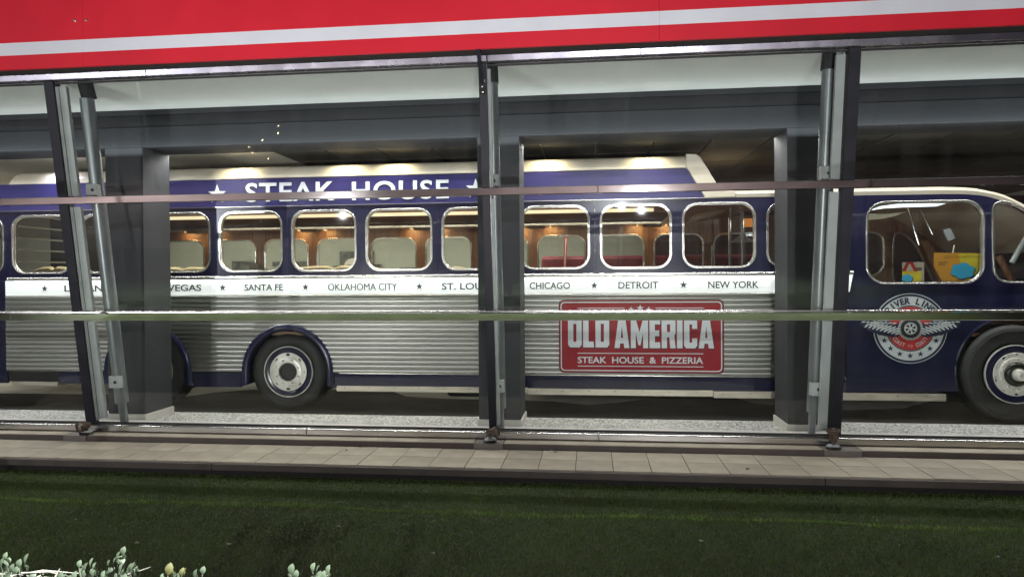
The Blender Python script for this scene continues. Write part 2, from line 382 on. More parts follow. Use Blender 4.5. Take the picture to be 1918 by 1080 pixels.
for i, (px, py, lb) in enumerate([(676, 836, 'dark leaf scrap on the tiles below the word CITY'), (649, 842, 'dark leaf scrap on the back row of tiles left of the middle mullion'), (1041, 846, 'dark curled scrap on the tile under the left edge of the red sign'),
        (1400, 877, 'dark scrap near the front edge of the tiles below NEW YORK'), (1034, 842, 'pale crumb on the back row of tiles right of the middle mullion')]):
    d = AX[2]*F_PX + AX[0]*(px-959) - AX[1]*(py-540); t = (.004-EYE)/d.z; c = Vector((d.x*t, d.y*t, .0035)); bm = bmesh.new()
    vs = [bm.verts.new(c + Vector((.022*math.cos(a+i)*(1 if k % 2 else .6), .014*math.sin(a+i), .004*(k % 2)))) for k, a in enumerate([q*PI/3 for q in range(6)])]
    ce = bm.verts.new(c+Vector((0, 0, .004))); [bm.faces.new((ce, vs[k], vs[(k+1) % 6])) for k in range(6)]
    bmesh.ops.solidify(bm, geom=bm.faces[:], thickness=.001)
    setp(link('leaf_scrap', me_bm(bm), K['soil'] if i < 4 else K['petal']), lb, 'leaf scrap', 'small scraps lying on the tiles')
# ================================================================== INTERIOR STRUCTURE
FL = -.03
bm = bmesh.new(); add_box(bm, -14, 12, 6.56, 7.24, -.12, FL+.03, .004); link('stone_sill_floor', me_bm(bm), K['marble'])['kind'] = 'structure'
box('pebble_floor', -14, 12, 7.24, 7.875, -.12, FL, K['pebble'])['kind'] = 'structure'
# black floor; its uneven far edge imitates the edge of the coach's shadow
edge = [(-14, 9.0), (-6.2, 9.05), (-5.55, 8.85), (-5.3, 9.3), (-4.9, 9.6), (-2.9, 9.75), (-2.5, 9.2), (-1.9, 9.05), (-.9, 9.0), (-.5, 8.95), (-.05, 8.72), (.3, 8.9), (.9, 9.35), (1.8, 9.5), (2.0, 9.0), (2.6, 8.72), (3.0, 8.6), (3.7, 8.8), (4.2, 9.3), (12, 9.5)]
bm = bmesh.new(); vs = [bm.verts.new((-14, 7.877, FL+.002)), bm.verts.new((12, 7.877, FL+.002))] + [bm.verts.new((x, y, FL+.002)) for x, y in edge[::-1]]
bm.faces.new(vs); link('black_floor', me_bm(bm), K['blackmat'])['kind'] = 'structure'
box('interior_floor', -14, 12, 7.88, 15, -.12, FL-.002, K['palefloor'])['kind'] = 'structure'
box('back_wall', -14, 1.2, 14.5, 14.7, -.1, 3.6, K['wall'])['kind'] = 'structure'
box('back_wall_dark', 1.2, 12, 14.48, 14.7, -.1, 3.6, K['darkwall'])['kind'] = 'structure'
box('side_wall_left', -14.2, -14, 6.5, 14.7, -.1, 3.6, K['beam_dark'])['kind'] = 'structure'
box('side_wall_right', 12, 12.2, 6.5, 14.7, -.1, 3.6, K['beam_dark'])['kind'] = 'structure'
box('front_bay_ceiling', -14, 12, 5.99, 7.30, 3.44, 3.56, K['ceiling'])['kind'] = 'structure'
# ceiling of dark panels between pale bars
ceil = box('inner_ceiling', -14, 12, 7.8, 14.5, 3.085, 3.2, K['tbar']); ceil['kind'] = 'structure'
bm = bmesh.new(); add_box(bm, -.318+.008, .318-.008, -.405+.008, .405-.008, 0, .02); pme = me_bm(bm, 'panel')
for i in range(-8, 10):
    for j in range(0, 8):
        o = link('ceiling_panel', pme, K['ceil_panel'], ceil); o.location = (1.33+.636*(i+.5), 7.75+.81*(j+.5)+.1, 3.064)
# beam and columns
beam = thing('beam', (-1, 7.3, 3.03), 'charcoal plaster beam running above the coach across all columns', 'beam')
prism('beam_face', [(7.30, 3.03), (7.80, 3.03), (7.80, 3.44), (7.32, 3.44), (7.32, 3.25), (7.30, 3.25)], -14, 12, K['column'], beam, .003)
prism('upper_fillet', [(7.285, 3.385), (7.318, 3.385), (7.318, 3.438), (7.285, 3.438)], -14, 12, K['column'], beam, .002)
prism('shadow_recess', [(7.305, 3.255), (7.317, 3.255), (7.317, 3.38), (7.305, 3.38)], -14, 12, K['beam_dark'], beam)  # darker colour imitates a dark reflection lying across the beam
for x0, x1, lb in [(-5.41, -4.96, 'charcoal square column behind the left glass mullion'), (-1.19, -.745, 'charcoal square column behind the middle glass mullion'), (1.955, 2.40, 'charcoal square column behind the right glass mullion')]:
    c = thing('column', ((x0+x1)/2, 7.3, FL), lb, 'column', 'charcoal columns behind the glass')
    box('shaft', x0, x1, 7.302, 7.80, .055, 3.029, K['column'], c, .004)
    box('skirting', x0-.015, x1+.015, 7.285, 7.815, FL, .055, K['skirting'], c, .003)

# ================================================================== COACH
YB = 8.05
bus = thing('coach', (0, YB, FL), 'navy and silver vintage restaurant coach with a lit white band of city names', 'coach')
WX = [1.017 - i*.9165 for i in range(-1, 11)]        # left edges of the saloon windows
WW, WZ0, WZ1, WR = .797, 1.645, 2.37, .165
def arch_pts(cx, cz, r, n=22, a0=180, a1=0):
    return [(cx + r*math.cos(R(a0+(a1-a0)*k/(n-1))), cz + r*math.sin(R(a0+(a1-a0)*k/(n-1)))) for k in range(n)]
# saloon window wall
holes = [rr(x, x+WW, WZ0, WZ1, WR) for x in WX if x < 1.9 and x > -8.3]
holes += [rr(1.9335, 1.9335+.72, WZ0, WZ1, .165)]
sj = [-8.6, -6.40, -3.622, -1.79-.0, 0.043, 1.88, 2.86]
# joints of the side skin as seen between windows
def xsplit(a, b, hs): return [h for h in hs if min(p[0] for p in h) > a-.001 and max(p[0] for p in h) < b+.001]
joints = [-8.42, WX[9]-.06, WX[6]-.06, WX[3]-.06, WX[1]-.0605, 2.80]
allh = holes
js = [-8.45]+[WX[k]-.0597 for k in (8, 6, 4, 2)]+[2.80]
for a, b in zip(js, js[1:]):
    hs = xsplit(a, b, allh)
    loops = [[(a+.0012, 1.555), (b-.0012, 1.555), (b-.0012, 2.424), (a+.0012, 2.424)]] + hs
    plate('window_wall', loops, YB, YB+.03, K['navy'], bus)
# front section: one large navy sheet with curved nose, big window, quarter window and wheel arch
FWX, FWZ, ARC = 4.50, .50, .605
cabw = rr(2.983, 4.188, 1.455, 2.348, .20)
qw = [(4.275, 1.62), (4.262, 2.2), (4.28, 2.30), (4.35, 2.335), (4.50, 2.30), (4.66, 2.19), (4.80, 2.0), (4.90, 1.75), (4.93, 1.55), (4.88, 1.462), (4.5, 1.455), (4.36, 1.47), (4.30, 1.53)]
def smooth(poly, it=2):
    for _ in range(it):
        q = []
        for (x0, z0), (x1, z1) in zip(poly, poly[1:]+poly[:1]): q += [(x0*.75+x1*.25, z0*.75+z1*.25), (x0*.25+x1*.75, z0*.25+z1*.75)]
        poly = q
    return poly
qws = smooth(qw)
nose = [(5.62, .45), (5.62, 1.3), (5.50, 1.5), (5.2, 1.72), (5.0, 1.90), (4.78, 2.08), (4.585, 2.215), (4.40, 2.325), (4.20, 2.39), (4.0, 2.413), (3.8, 2.418)]
front = [(2.775, .27), (2.775, 1.2), (2.845, 1.553), (2.8012, 1.5535), (2.8012, 2.424)] + nose[::-1] + [(5.62, .3)] + arch_pts(FWX, FWZ, ARC, 26, -20, 200)
plate('front_side_panel', [front, cabw, qws], YB-.004, YB+.03, K['navy'], bus)
# window frames and panes
def win(h, name='window', y=YB, m=K['frame'], wd=.02, parent=bus, back=.05, pane=True):
    cx = sum(p[0] for p in h)/len(h); cz = sum(p[1] for p in h)/len(h)
    def sc(d):
        out = []
        n = len(h)
        for i in range(n):
            (xa, za), (xb, zb) = h[i-1], h[(i+1) % n]; tx, tz = xb-xa, zb-za; l = math.hypot(tx, tz) or 1
            out.append((h[i][0] - tz/l*d*-1, h[i][1] + tx/l*d*-1))
        return out
    area_ = sum(h[i-1][0]*h[i][1]-h[i][0]*h[i-1][1] for i in range(len(h)))
    sg = 1 if area_ > 0 else -1
    f = plate(name+'_frame', [sc(.006*sg), sc(-.011*sg)], y-.016, y+.004, m, parent, .004)
    plate('inner_ring', [sc(-.009*sg), sc(-.021*sg)], y-.004, y+back, m, f)
    if pane: plate('pane', [sc(-.012*sg)], y+.014, y+.018, K['busglass'], f)
    return f
for h in allh: win(h)
win(cabw); win(qws)
# sign board above the windows and cream roof band
BZ = 2.765
sg0, sg1 = -7.9, 1.083
segs = [sg0, -5.05, -1.73, sg1]
sj2 = [sg0, -6.30, -3.622, -.79, 1.083]
for k, (a, b) in enumerate(zip(sj2, sj2[1:])):
    q = [(a+.001, 2.4285), (b-.001, 2.4285), (b-.001, BZ), (a+.001, BZ)] if b < 1 else [(a+.001, 2.4285), (1.265, 2.4285), (1.083, BZ-.03), (1.06, BZ), (a+.001, BZ)]
    plate('sign_board', q, YB-.006, YB+.03, K['navy_sign'], bus, .002)
plate('rear_upper_panel', [(-8.45, 2.4285), (-7.902, 2.4285), (-7.902, BZ), (-8.45, BZ-.12)], YB-.002, YB+.03, K['navy'], bus)
prism('rain_gutter', [(YB-.014, 2.4252), (YB+.0, 2.4252), (YB+.0, 2.4283), (YB-.014, 2.4315)], -8.45, 1.30, K['frame'], bus)
# cream cove: vertical lip then curved back
def cove(name, x0, x1, z0, z1, slantL=0, slantR=0, m=K['cream'], y0=YB-.003, nseg=8, dep=.16, lip=.03):
    bm = bmesh.new(); prof = [(y0+.03, z0), (y0, z0), (y0, z0+lip)]
    for k in range(1, nseg+1):
        a = PI/2*k/nseg; prof.append((y0+dep*(1-math.cos(a)), z0+lip+(z1-z0-lip)*math.sin(a)))
    prof.append((y0+dep+3.0, z1))
    cols = []
    for xx, sl in ((x0, slantL), (x1, slantR)):
        cols.append([bm.verts.new((xx + sl*(z-z0), y, z)) for y, z in prof])
    for i in range(len(prof)-1): bm.faces.new((cols[0][i], cols[1][i], cols[1][i+1], cols[0][i+1]))
    o = link(name, me_bm(bm, name, True), m, bus); return o
cj = [-6.33, -4.81, -2.9, -1.0, .17]
cove('roof_band', -7.27, cj[0]-.001, BZ, 2.925, slantL=.65)
for a, b in zip(cj, cj[1:]): cove('roof_band', a+.001, b-.001, BZ, 2.925)
cove('roof_band', cj[-1]+.001, 1.06, BZ, 2.925)
for x0, x1 in [(-5.03, -4.78), (-4.46, -.01), (-.0, 1.05)]:       # raised pale lip along the foot of the band
    box('band_lip', x0, x1, YB-.012, YB-.004, BZ+.003, BZ+.028, K['cream'], bus, .002)
# slanted end of the high roof, rounded like a box edge
endp = [(1.06, BZ+.0005), (1.085, BZ-.03), (1.2665, 2.426), (1.37, 2.426), (1.60, 2.428), (1.60, 2.50), (1.46, 2.515), (1.41, 2.56), (1.22, 2.885), (1.17, 2.92), (1.10, 2.925), (1.06, 2.925)]
plate('roof_end_band', endp, YB-.010, YB+.10, K['cream'], bus, .012)
bm = bmesh.new()
pr = [(1.08, 2.925), (1.15, 2.92), (1.21, 2.89), (1.405, 2.56), (1.46, 2.512)]
va = [bm.verts.new((x, YB+.1, z)) for x, z in pr]; vb = [bm.verts.new((x, 11.3, z)) for x, z in pr]
for i in range(len(pr)-1): bm.faces.new((va[i], va[i+1], vb[i+1], vb[i]))
link('roof_slope', me_bm(bm), K['cream'], bus)
# low front roof
nose_top = [(1.60, 2.512), (3.8, 2.512), (4.1, 2.495), (4.4, 2.42), (4.6, 2.31), (4.85, 2.15), (5.1, 1.97), (5.35, 1.78)]
nose_bot = [(1.60, 2.428), (3.8, 2.4195), (4.0, 2.415), (4.20, 2.392), (4.40, 2.327), (4.585, 2.217), (4.78, 2.082), (5.0, 1.902), (5.2, 1.722)]
bm = bmesh.new()
def resample(p, n=40):
    d = [0]
    for a, b in zip(p, p[1:]): d.append(d[-1]+math.hypot(b[0]-a[0], b[1]-a[1]))
    t = np.linspace(0, d[-1], n); return list(zip(np.interp(t, d, [q[0] for q in p]), np.interp(t, d, [q[1] for q in p])))
nt_, nb_ = resample(nose_top), resample(nose_bot)
rows = [[bm.verts.new((x, YB-.004, z)) for x, z in nb_], [bm.verts.new((x*.5+X*.5, YB-.012, z*.55+Z*.45)) for (x, z), (X, Z) in zip(nb_, nt_)],
        [bm.verts.new((x*.2+X*.8, YB+.02, z*.15+Z*.85)) for (x, z), (X, Z) in zip(nb_, nt_)],
        [bm.verts.new((X, YB+.10, Z)) for X, Z in nt_], [bm.verts.new((X+.02, YB+.5, Z+.05)) for X, Z in nt_], [bm.verts.new((X+.05, 11.2, Z+.05)) for X, Z in nt_]]
for a, b in zip(rows, rows[1:]):
    for i in range(len(a)-1): bm.faces.new((a[i], a[i+1], b[i+1], b[i]))
link('front_roof', me_bm(bm, 'r', True), K['cream'], bus)
# nose shell closing the front of the coach
prow = smooth([(5.62, .30), (5.62, 1.3), (5.5, 1.5), (5.2, 1.73)], 0)
bm = bmesh.new(); A = [bm.verts.new((x, YB+.0, z)) for x, z in prow]; B = [bm.verts.new((x+.25, 9.6, z)) for x, z in prow]; C_ = [bm.verts.new((x, 11.2, z)) for x, z in prow]
for a, b in ((A, B), (B, C_)):
    for i in range(len(prow)-1): bm.faces.new((a[i], a[i+1], b[i+1], b[i]))
link('nose_shell', me_bm(bm), K['navy'], bus)
# moulding, lit band, city lettering
prism('moulding', [(YB-.03, 1.571), (YB-.022, 1.558), (YB+.0, 1.5565), (YB+.0, 1.598), (YB-.016, 1.598), (YB-.028, 1.590)], -7.30, 2.845, K['frame'], bus, .002)
prism('moulding_channel', [(YB-.012, 1.5561), (YB-.004, 1.5561), (YB-.004, 1.5575), (YB-.012, 1.5575)], -7.30, 2.845, K['black'], bus)
bjs = [-7.33, -3.36, -.232, 1.085, 2.845]
band_first = None
for a, b in zip(bjs, bjs[1:]):
    z0, z1 = 1.371, 1.5555
    q = [(a+.0008, z0), ((b-.0008) if b < 2.8 else 2.808, z0), (b-.0008 if b < 2.8 else 2.843, z1), (a+.0008, z1)]
    bp = plate('letter_band', q, YB-.012, YB+.02, K['band'], bus, .001)
    band_first = band_first or bp
area('band_strip_light', (-2.2, YB-.0235, 1.5545), (0, 0, 0), 10, .008, 5.5, (.96, 1, 1))
words = [('LOS ANGELES', -6.523, -5.60), ('LAS VEGAS', -5.42, -4.717), ('SANTA FE', -4.163, -3.677), ('OKLAHOMA CITY', -3.118, -2.276), ('ST. LOUIS', -1.738, -1.16), ('CHICAGO', -.71, -.244), ('DETROIT', .301, .749), ('NEW YORK', 1.296, 1.846)]
for s, a, b in words: text('lettering', s, a, b, 1.4165, 1.497, YB-.0125, K['letter_grey'], bus, bold=.02, th=.002)
for x in (-6.791, -5.505+.0, -4.442, -3.397, -2.006, -.97+.02, .03, 1.026): plate('star', star(x, 1.457, .046), YB-.0145, YB-.012, K['letter_grey'], bus)
# STEAK HOUSE
text('lettering', 'STEAK', -4.136, -3.028, 2.482, 2.712, YB-.0065, K['letter_white'], bus, bold=.018, th=.010, spacing=1.10)
text('lettering', 'HOUSE', -2.811, -1.647, 2.478, 2.700, YB-.0065, K['letter_white'], bus, bold=.018, th=.010, spacing=1.10)
for x in (-4.50, -1.33): plate('star', star(x, 2.585, .118), YB-.014, YB-.0062, K['letter_white'], bus)
# fluted aluminium
PZ0, PZ1, NR = .437, 1.3705, 17
wheels = [(-3.635, .44, .47), (-5.43, .44, .47)]
def fluted(x0, x1, slant=0):
    bm = bmesh.new(); p = (PZ1-PZ0)/NR
    for k in range(NR):
        zb = PZ0 + p*k; zc = zb+p/2; cuts = []
        for cx, cz, rr0 in wheels:
            rr1 = .545
            if abs(zc-cz) < rr1: w = math.sqrt(rr1**2-(zc-cz)**2); cuts.append((cx-w, cx+w))
        for s in sorted(cuts): pass
        spans = [(x0, x1 + slant*(zc-1.37))]
        for c0, c1 in cuts:
            ns = []
            for a, b in spans:
                if c1 <= a or c0 >= b: ns.append((a, b)); continue
                if c0 > a: ns.append((a, c0))
                if c1 < b: ns.append((c1, b))
            spans = ns
        pr = [(0, 0.0), (.006, 0), (.020, .10), (.0265, .28), (.027, .5), (.0265, .72), (.020, .90), (.006, 1.0)]
        pr = [(.000, .0), (.0065, .03), (.0125, .16), (.0155, .36), (.016, .58), (.0125, .80), (.0065, .93), (.000, .955), (.000, 1.0)]
        for a, b in spans:
            if b-a < .01: continue
            A = [bm.verts.new((a, YB-.002-d, zb+p*t)) for d, t in pr]; B = [bm.verts.new((b, YB-.002-d, zb+p*t)) for d, t in pr]
            for i in range(len(pr)-1): bm.faces.new((A[i], B[i], B[i+1], A[i+1]))
            bm.faces.new(A); bm.faces.new(B[::-1])
    return link('fluted_panel', me_bm(bm, 'f', True), K['flute'], bus)
fj = [-7.33, -6.05, -4.60, -2.62, -.74, 1.02, 2.79]
for a, b in zip(fj, fj[1:]): fluted(a+.001, b-.001, .15 if b > 2.7 else 0)
prism('panel_foot_trim', [(YB-.018, .428), (YB, .428), (YB, .4365), (YB-.018, .4365)], -2.99, 2.76, K['frame'], bus)
prism('panel_foot_trim', [(YB-.018, .428), (YB, .428), (YB, .4365), (YB-.018, .4365)], -7.33, -6.06, K['frame'], bus)
# panel backing so the rib ends never show daylight
def lower(a, b, z0, z1, m, y0, y1, name): box(name, a, b, y0, y1, z0, z1, m, bus)
# skirt below the flutes
def skirt(a, b, z0=.272): prism('skirt', [(YB-.010, z0), (YB+.02, z0), (YB+.02, .4275), (YB-.002, .4275), (YB-.016, .38)], a, b, K['navy'], bus)
for a, b in [(-3.045, -2.0), (-1.998, -.74), (-.738, 1.02), (1.022, 2.773)]: skirt(a, b, .285 if b < 0 else .272)
skirt(-6.62, -6.03); box('skirt', -4.84, -4.22, YB-.01, YB+.02, .25, .4275, K['navy'], bus, .003)
# rub strips
for a, b, z0, z1 in [(-3.02, -.74, .218, .283), (-.738, 1.35, .205, .277), (1.352, 2.60, .19, .268), (2.602, 3.80, .183, .262)]:
    s = box('rub_strip', a, b-.002, YB-.022, YB+.01, z0, z1, K['alu'], bus, .003)
    bm = bmesh.new(); x = a+.1
    while x < b: add_lathe(bm, [(0, -.003), (.005, -.002), (.006, 0)], (x, YB-.022, (z0+z1)/2+.012), n=8); x += .30
    link('rivets', me_bm(bm), K['under'], s)['kind'] = 'stuff'
box('step_box', -7.287, -6.665, YB+.02, YB+.5, .235, .375, K['alu'], bus, .01)  # plain grey box below the rear of the side
# fenders
def fender(cx, cz, name='fender'):
    bm = bmesh.new(); ang = [198-k*(216/40) for k in range(41)]
    prof = [(.575, .03), (.578, -.012), (.560, -.032), (.530, -.040), (.505, -.034), (.493, -.015), (.490, .20)]
    rows = []
    for a in ang:
        row = []
        for r, y in prof:
            x = r*math.cos(R(a)); z = r*math.sin(R(a)); 
            if z < 0: x = math.copysign(r, x)*(1+.02*-z); 
            row.append(bm.verts.new((cx+x, YB+y, cz+z)))
        rows.append(row)
    for q, w in zip(rows, rows[1:]):
        for k in range(len(prof)-1): bm.faces.new((q[k], q[k+1], w[k+1], w[k]))
    return link(name, me_bm(bm, 'f', True), K['navy'], bus)
for cx, cz, r in wheels: fender(cx, cz)
bm = bmesh.new(); add_lathe(bm, [(0, -.034), (.006, -.034), (.008, -.026), (.0125, -.024), (.0135, -.008)], (0, 0, 0), n=8)
NUT = me_bm(bm, 'n', True); NUT.materials.append(K['frame'])
def wheel(cx, cz, r, y, front=False):
    s = r/.47
    w = lathe('wheel', [(r*.62, .01), (r*.70, -.012), (r*.80, -.026), (r*.90, -.024), (r*.955, -.010), (r*.985, .010), (r, .03), (r, .115), (r*.992, .12), (r, .125), (r, .26), (r*.9, .29), (r*.6, .28)], (cx, y+.03, cz), K['tyre'], bus, n=64)
    # ribs on the sidewall
    lathe('tyre_bead', [(r*.875, .0), (r*.88, -.006), (r*.89, -.006), (r*.895, .0)], (cx, y+.007, cz), K['tyre'], w, n=64)
    R0 = .305 if not front else .312
    lathe('rim_ring', [(R0-.012, .02), (R0-.008, -.004), (R0, -.006), (R0+.002, .02)], (cx, y+.004, cz), K['rim'], w, n=64)
    lathe('rim_collar', [(R0-.010, .004), (R0-.03, .004), (.235, .012), (.228, .014)], (cx, y+.006, cz), K['navy'], w, n=64)
    hub = .11 if not front else .125
    # disc with hand holes cut out
    hol = []
    for k in range(8 if not front else 10):
        a = 2*PI*(k+.5*(front))/(8 if not front else 10)
        rr_ = .205 if not front else .212
        hx, hz = cx+rr_*math.cos(a), cz+rr_*math.sin(a); q = .020 if k % 2 else .012
        if not front and k in (2, 6): q = .026
        hol.append([(hx - math.sin(a)*q*math.cos(t) + math.cos(a)*.55*q*math.sin(t)*.6, hz + math.cos(a)*q*math.cos(t) + math.sin(a)*.55*q*math.sin(t)) for t in [2*PI*i/12 for i in range(12)]])
    plate('rim_disc', [circ(cx, cz, .232, 48)]+hol+[circ(cx, cz, hub-.004, 32)], y-.004, y+.012, K['rim'], w, .004)
    plate('rim_shadow', [circ(cx, cz, .228, 32)], y+.02, y+.03, K['black'], w)
    lathe('rim_step', [(.180, .0), (.176, -.008), (.168, -.010), (hub+.006, -.010), (hub, .004)], (cx, y-.003, cz), K['rim'], w)
    nb = 8 if not front else 10; rb = .146 if not front else .158
    for k in range(nb):
        a = 2*PI*(k+.5)/nb; o = link('wheel_nut', NUT, None, w, True); o.location = (cx+rb*math.cos(a)-w.location.x-bus.location.x, y-.002-w.location.y-bus.location.y, cz+rb*math.sin(a)-w.location.z-bus.location.z)
    if front:
        lathe('hub', [(.128, .0), (.122, -.02), (.105, -.035), (.085, -.038), (.062, -.028)], (cx, y-.003, cz), K['rimdark'], w)
        lathe('hub_cap', [(.066, .0), (.062, -.05), (.055, -.085), (.040, -.095), (.018, -.097), (.014, -.09), (0, -.09)], (cx, y-.02, cz), K['rim'], w)
    else:
        lathe('hub_recess', [(hub-.002, -.012), (hub-.004, .02), (.09, .05), (0, .06)], (cx, y-.002, cz), K['rimdark'], w)
for cx, cz, r in wheels: wheel(cx, cz, r, YB+.012)
wheel(4.465, .49, .52, YB-.09, True)
# front arch lip and inner wells
bm = bmesh.new()
pts = [(FWX+ARC*math.cos(R(a)), YB-.008, FWZ+ARC*math.sin(R(a))) for a in range(-12, 193, 6)]
add_tube(bm, pts, .014, 8); link('arch_lip', me_bm(bm, 'a', True), K['navy'], bus)
def well(cx, cz, r, y0, y1):
    bm = bmesh.new(); A = [bm.verts.new((cx+r*math.cos(R(a)), y0, max(cz-.3, cz+r*math.sin(R(a))))) for a in range(-30, 211, 8)]; B = [bm.verts.new((v.co.x, y1, v.co.z)) for v in A]
    for i in range(len(A)-1): bm.faces.new((A[i], A[i+1], B[i+1], B[i]))
    bm.faces.new(B); link('wheel_well', me_bm(bm), K['under'], bus)
well(FWX, FWZ, ARC+.003, YB+.03, 8.9); [well(cx, cz, .494, YB+.16, 8.9) for cx, cz, r in wheels]
# chassis, floor, far side, ends
box('chassis', -7.25, 5.3, 8.75, 10.6, .30, .86, K['under'], bus)
for a, b in [(-8.3, -7.33)]: box('rear_panel', a, b, YB, YB+.03, .27, 1.554, K['navy'], bus)
bk = [-7.32, -5.96]; 
for a, b in [(-7.32, -5.95), (-4.90, -4.16), (-3.10, 2.77)]: box('side_backing', a, b, YB+.012, YB+.03, .29, 1.55, K['under'], bus)
box('saloon_floor', -8.3, 5.5, YB+.04, 11.2, .88, .92, K['woodlt'], bus)
box('under_tank', -1.75, -1.15, 8.3, 8.8, .12, .29, K['under'], bus, .05)
box('under_tank', -.55, .35, 8.5, 9.0, .17, .29, K['under'], bus, .05)
# far wall with its own windows
FY = 11.2; FZ0, FZ1 = 1.45, 2.235
fh = [rr(x-.04, x-.04+.765, FZ0, FZ1, .165) for x in WX if x > -8.2 and x < 3]
fcab = smooth([(3.35, 2.2), (3.45, 2.24), (4.2, 2.24), (4.38, 2.18), (4.42, 2.05), (4.42, 1.5), (3.35, 1.45)], 2)
fq = smooth([(4.53, 1.2), (4.53, 2.15), (4.60, 2.22), (4.72, 2.19), (4.88, 2.02), (5.05, 1.65), (5.2, 1.3), (5.2, 1.2)], 2)
fw = plate('far_wall', [[(-8.4, .92), (5.6, .92), (5.55, 1.5), (5.2, 2.0), (4.7, 2.45), (4.2, 2.50), (1.45, 2.50), (1.40, 2.72), (-8.4, 2.72)]]+fh+[fcab, fq], FY, FY+.04, K['wood'], bus)
for h in fh+[fcab, fq]: win(h, 'far_window', FY-.0, K['frame'], back=.045)
# vertical boarding on the far wall (thin battens between the windows)
bm = bmesh.new(); x = -8.2
while x < 2.9:
    if not any(min(p[0] for p in h)-.02 < x < max(p[0] for p in h)+.02 for h in fh): add_box(bm, x, x+.012, FY-.006, FY-.0005, 1.0, 2.36)
    else: add_box(bm, x, x+.012, FY-.006, FY-.0005, 2.262, 2.36)
    x += .034
o = link('wall_battens', me_bm(bm), K['wood'], bus); o['kind'] = 'stuff'
# overhead shelf, valance, led strip
prism('overhead_shelf', [(FY-.34, 2.375), (FY-.003, 2.375), (FY-.003, 2.395), (FY-.34, 2.395)], -8.3, 1.35, K['woodlt'], bus, .002)
prism('shelf_edge', [(FY-.352, 2.370), (FY-.342, 2.370), (FY-.342, 2.40), (FY-.352, 2.40)], -8.3, 1.35, K['frame'], bus)
prism('valance', [(FY-.003, 2.43), (FY-.003, 2.56), (FY-.28, 2.56), (FY-.27, 2.545)], -8.3, 1.35, K['woodlt'], bus)
prism('led_strip', [(FY-.30, 2.562), (FY-.10, 2.562), (FY-.10, 2.612), (FY-.30, 2.612)], -8.3, .95, K['led'], bus)
prism('saloon_ceiling', [(YB+.10, 2.70), (FY, 2.70), (FY, 2.72), (YB+.10, 2.72)], -8.3, 1.30, K['cream'], bus)
prism('near_valance', [(YB+.06, 2.42), (YB+.09, 2.42), (YB+.22, 2.66), (YB+.10, 2.66)], -8.3, 1.30, K['woodlt'], bus)
# sloping bulkhead where the high roof ends
bm = bmesh.new(); vv = [bm.verts.new(p) for p in ((1.06, 8.4, 2.36), (1.06, 11.15, 2.36), (2.1, 11.15, 2.47), (2.1, 8.4, 2.47), (1.06, 8.4, 2.40), (1.06, 11.15, 2.40), (2.1, 11.15, 2.49), (2.1, 8.4, 2.49))]
for f in ((0, 1, 2, 3), (4, 5, 6, 7), (0, 3, 7, 4), (1, 2, 6, 5), (0, 1, 5, 4), (3, 2, 6, 7)): bm.faces.new([vv[i] for i in f])
link('bulkhead', me_bm(bm), K['wood'], bus)
bm = bmesh.new(); q = [at(1287, 418, 9.6), at(1300, 402, 9.6), at(1368, 383, 9.6), at(1380, 390, 9.6)]
vv = [bm.verts.new((x, 9.6, z)) for x, z in q]+[bm.verts.new((x, 9.9, z)) for x, z in q]
for f in ((0, 1, 2, 3), (4, 5, 6, 7), (0, 1, 5, 4), (1, 2, 6, 5), (2, 3, 7, 6), (3, 0, 4, 7)): bm.faces.new([vv[i] for i in f])
link('slanted_board', me_bm(bm), K['woodlt'], bus)
for px in (1367, 1391): x, z = at(px, 450, 9.3); tube('chrome_pole', [(x, 9.3, .92), (x, 9.3, 2.44)], .018, K['chrome'], bus)
x, z = at(1334, 450, 9.6); tube('chrome_pole', [(x, 9.6, .92), (x, 9.6, 1.97)], .018, K['chrome'], bus)
box('warm_box', *[at(1394, 418, 10.2)[0], at(1412, 418, 10.2)[0]], 10.2, 10.3, at(1394, 424, 10.2)[1], at(1394, 409, 10.2)[1], emis('warm_panel', (1, .34, .07), .55), bus)
# wall lamps under the shelf
LX = [-8.25, -6.50, -4.54, -2.66, -.86, .93]
for x in LX:
    L = prism('wall_lamp', [(FY-.30, 2.33), (FY-.14, 2.33), (FY-.10, 2.374), (FY-.34, 2.374)], x-.14, x+.14, K['lampbody'], bus, .006)
    for s in (-1, 1):
        prism('lamp_diffuser', [(FY-.22, 2.352), (FY-.10, 2.352), (FY-.10, 2.370), (FY-.22, 2.370)], x+s*.15-.008+s*.07, x+s*.15+.008+s*.07+.0001, K['lampwarm'], L)
        l = bpy.data.lights.new('lamp_light', 'AREA'); l.shape = 'RECTANGLE'; l.size = .20; l.size_y = .05; l.energy = 1.5; l.color = (1, .64, .27)
        lo = bpy.data.objects.new('lamp_light', l); COL.objects.link(lo); lo.location = (x+s*.22, FY-.13, 2.345); lo.rotation_euler = (R(25), 0, 0)
# luggage bars in the rear window
for k in range(7):
    ax, az = at(22, 385+22.5*k-8, 8.45); bx, bz = at(136, 402+17.5*k+2*k-8, 8.45)
    tube('luggage_bar', [(ax, 8.40, az), (bx, 8.50, bz)], .012, K['cream'], bus, 6)
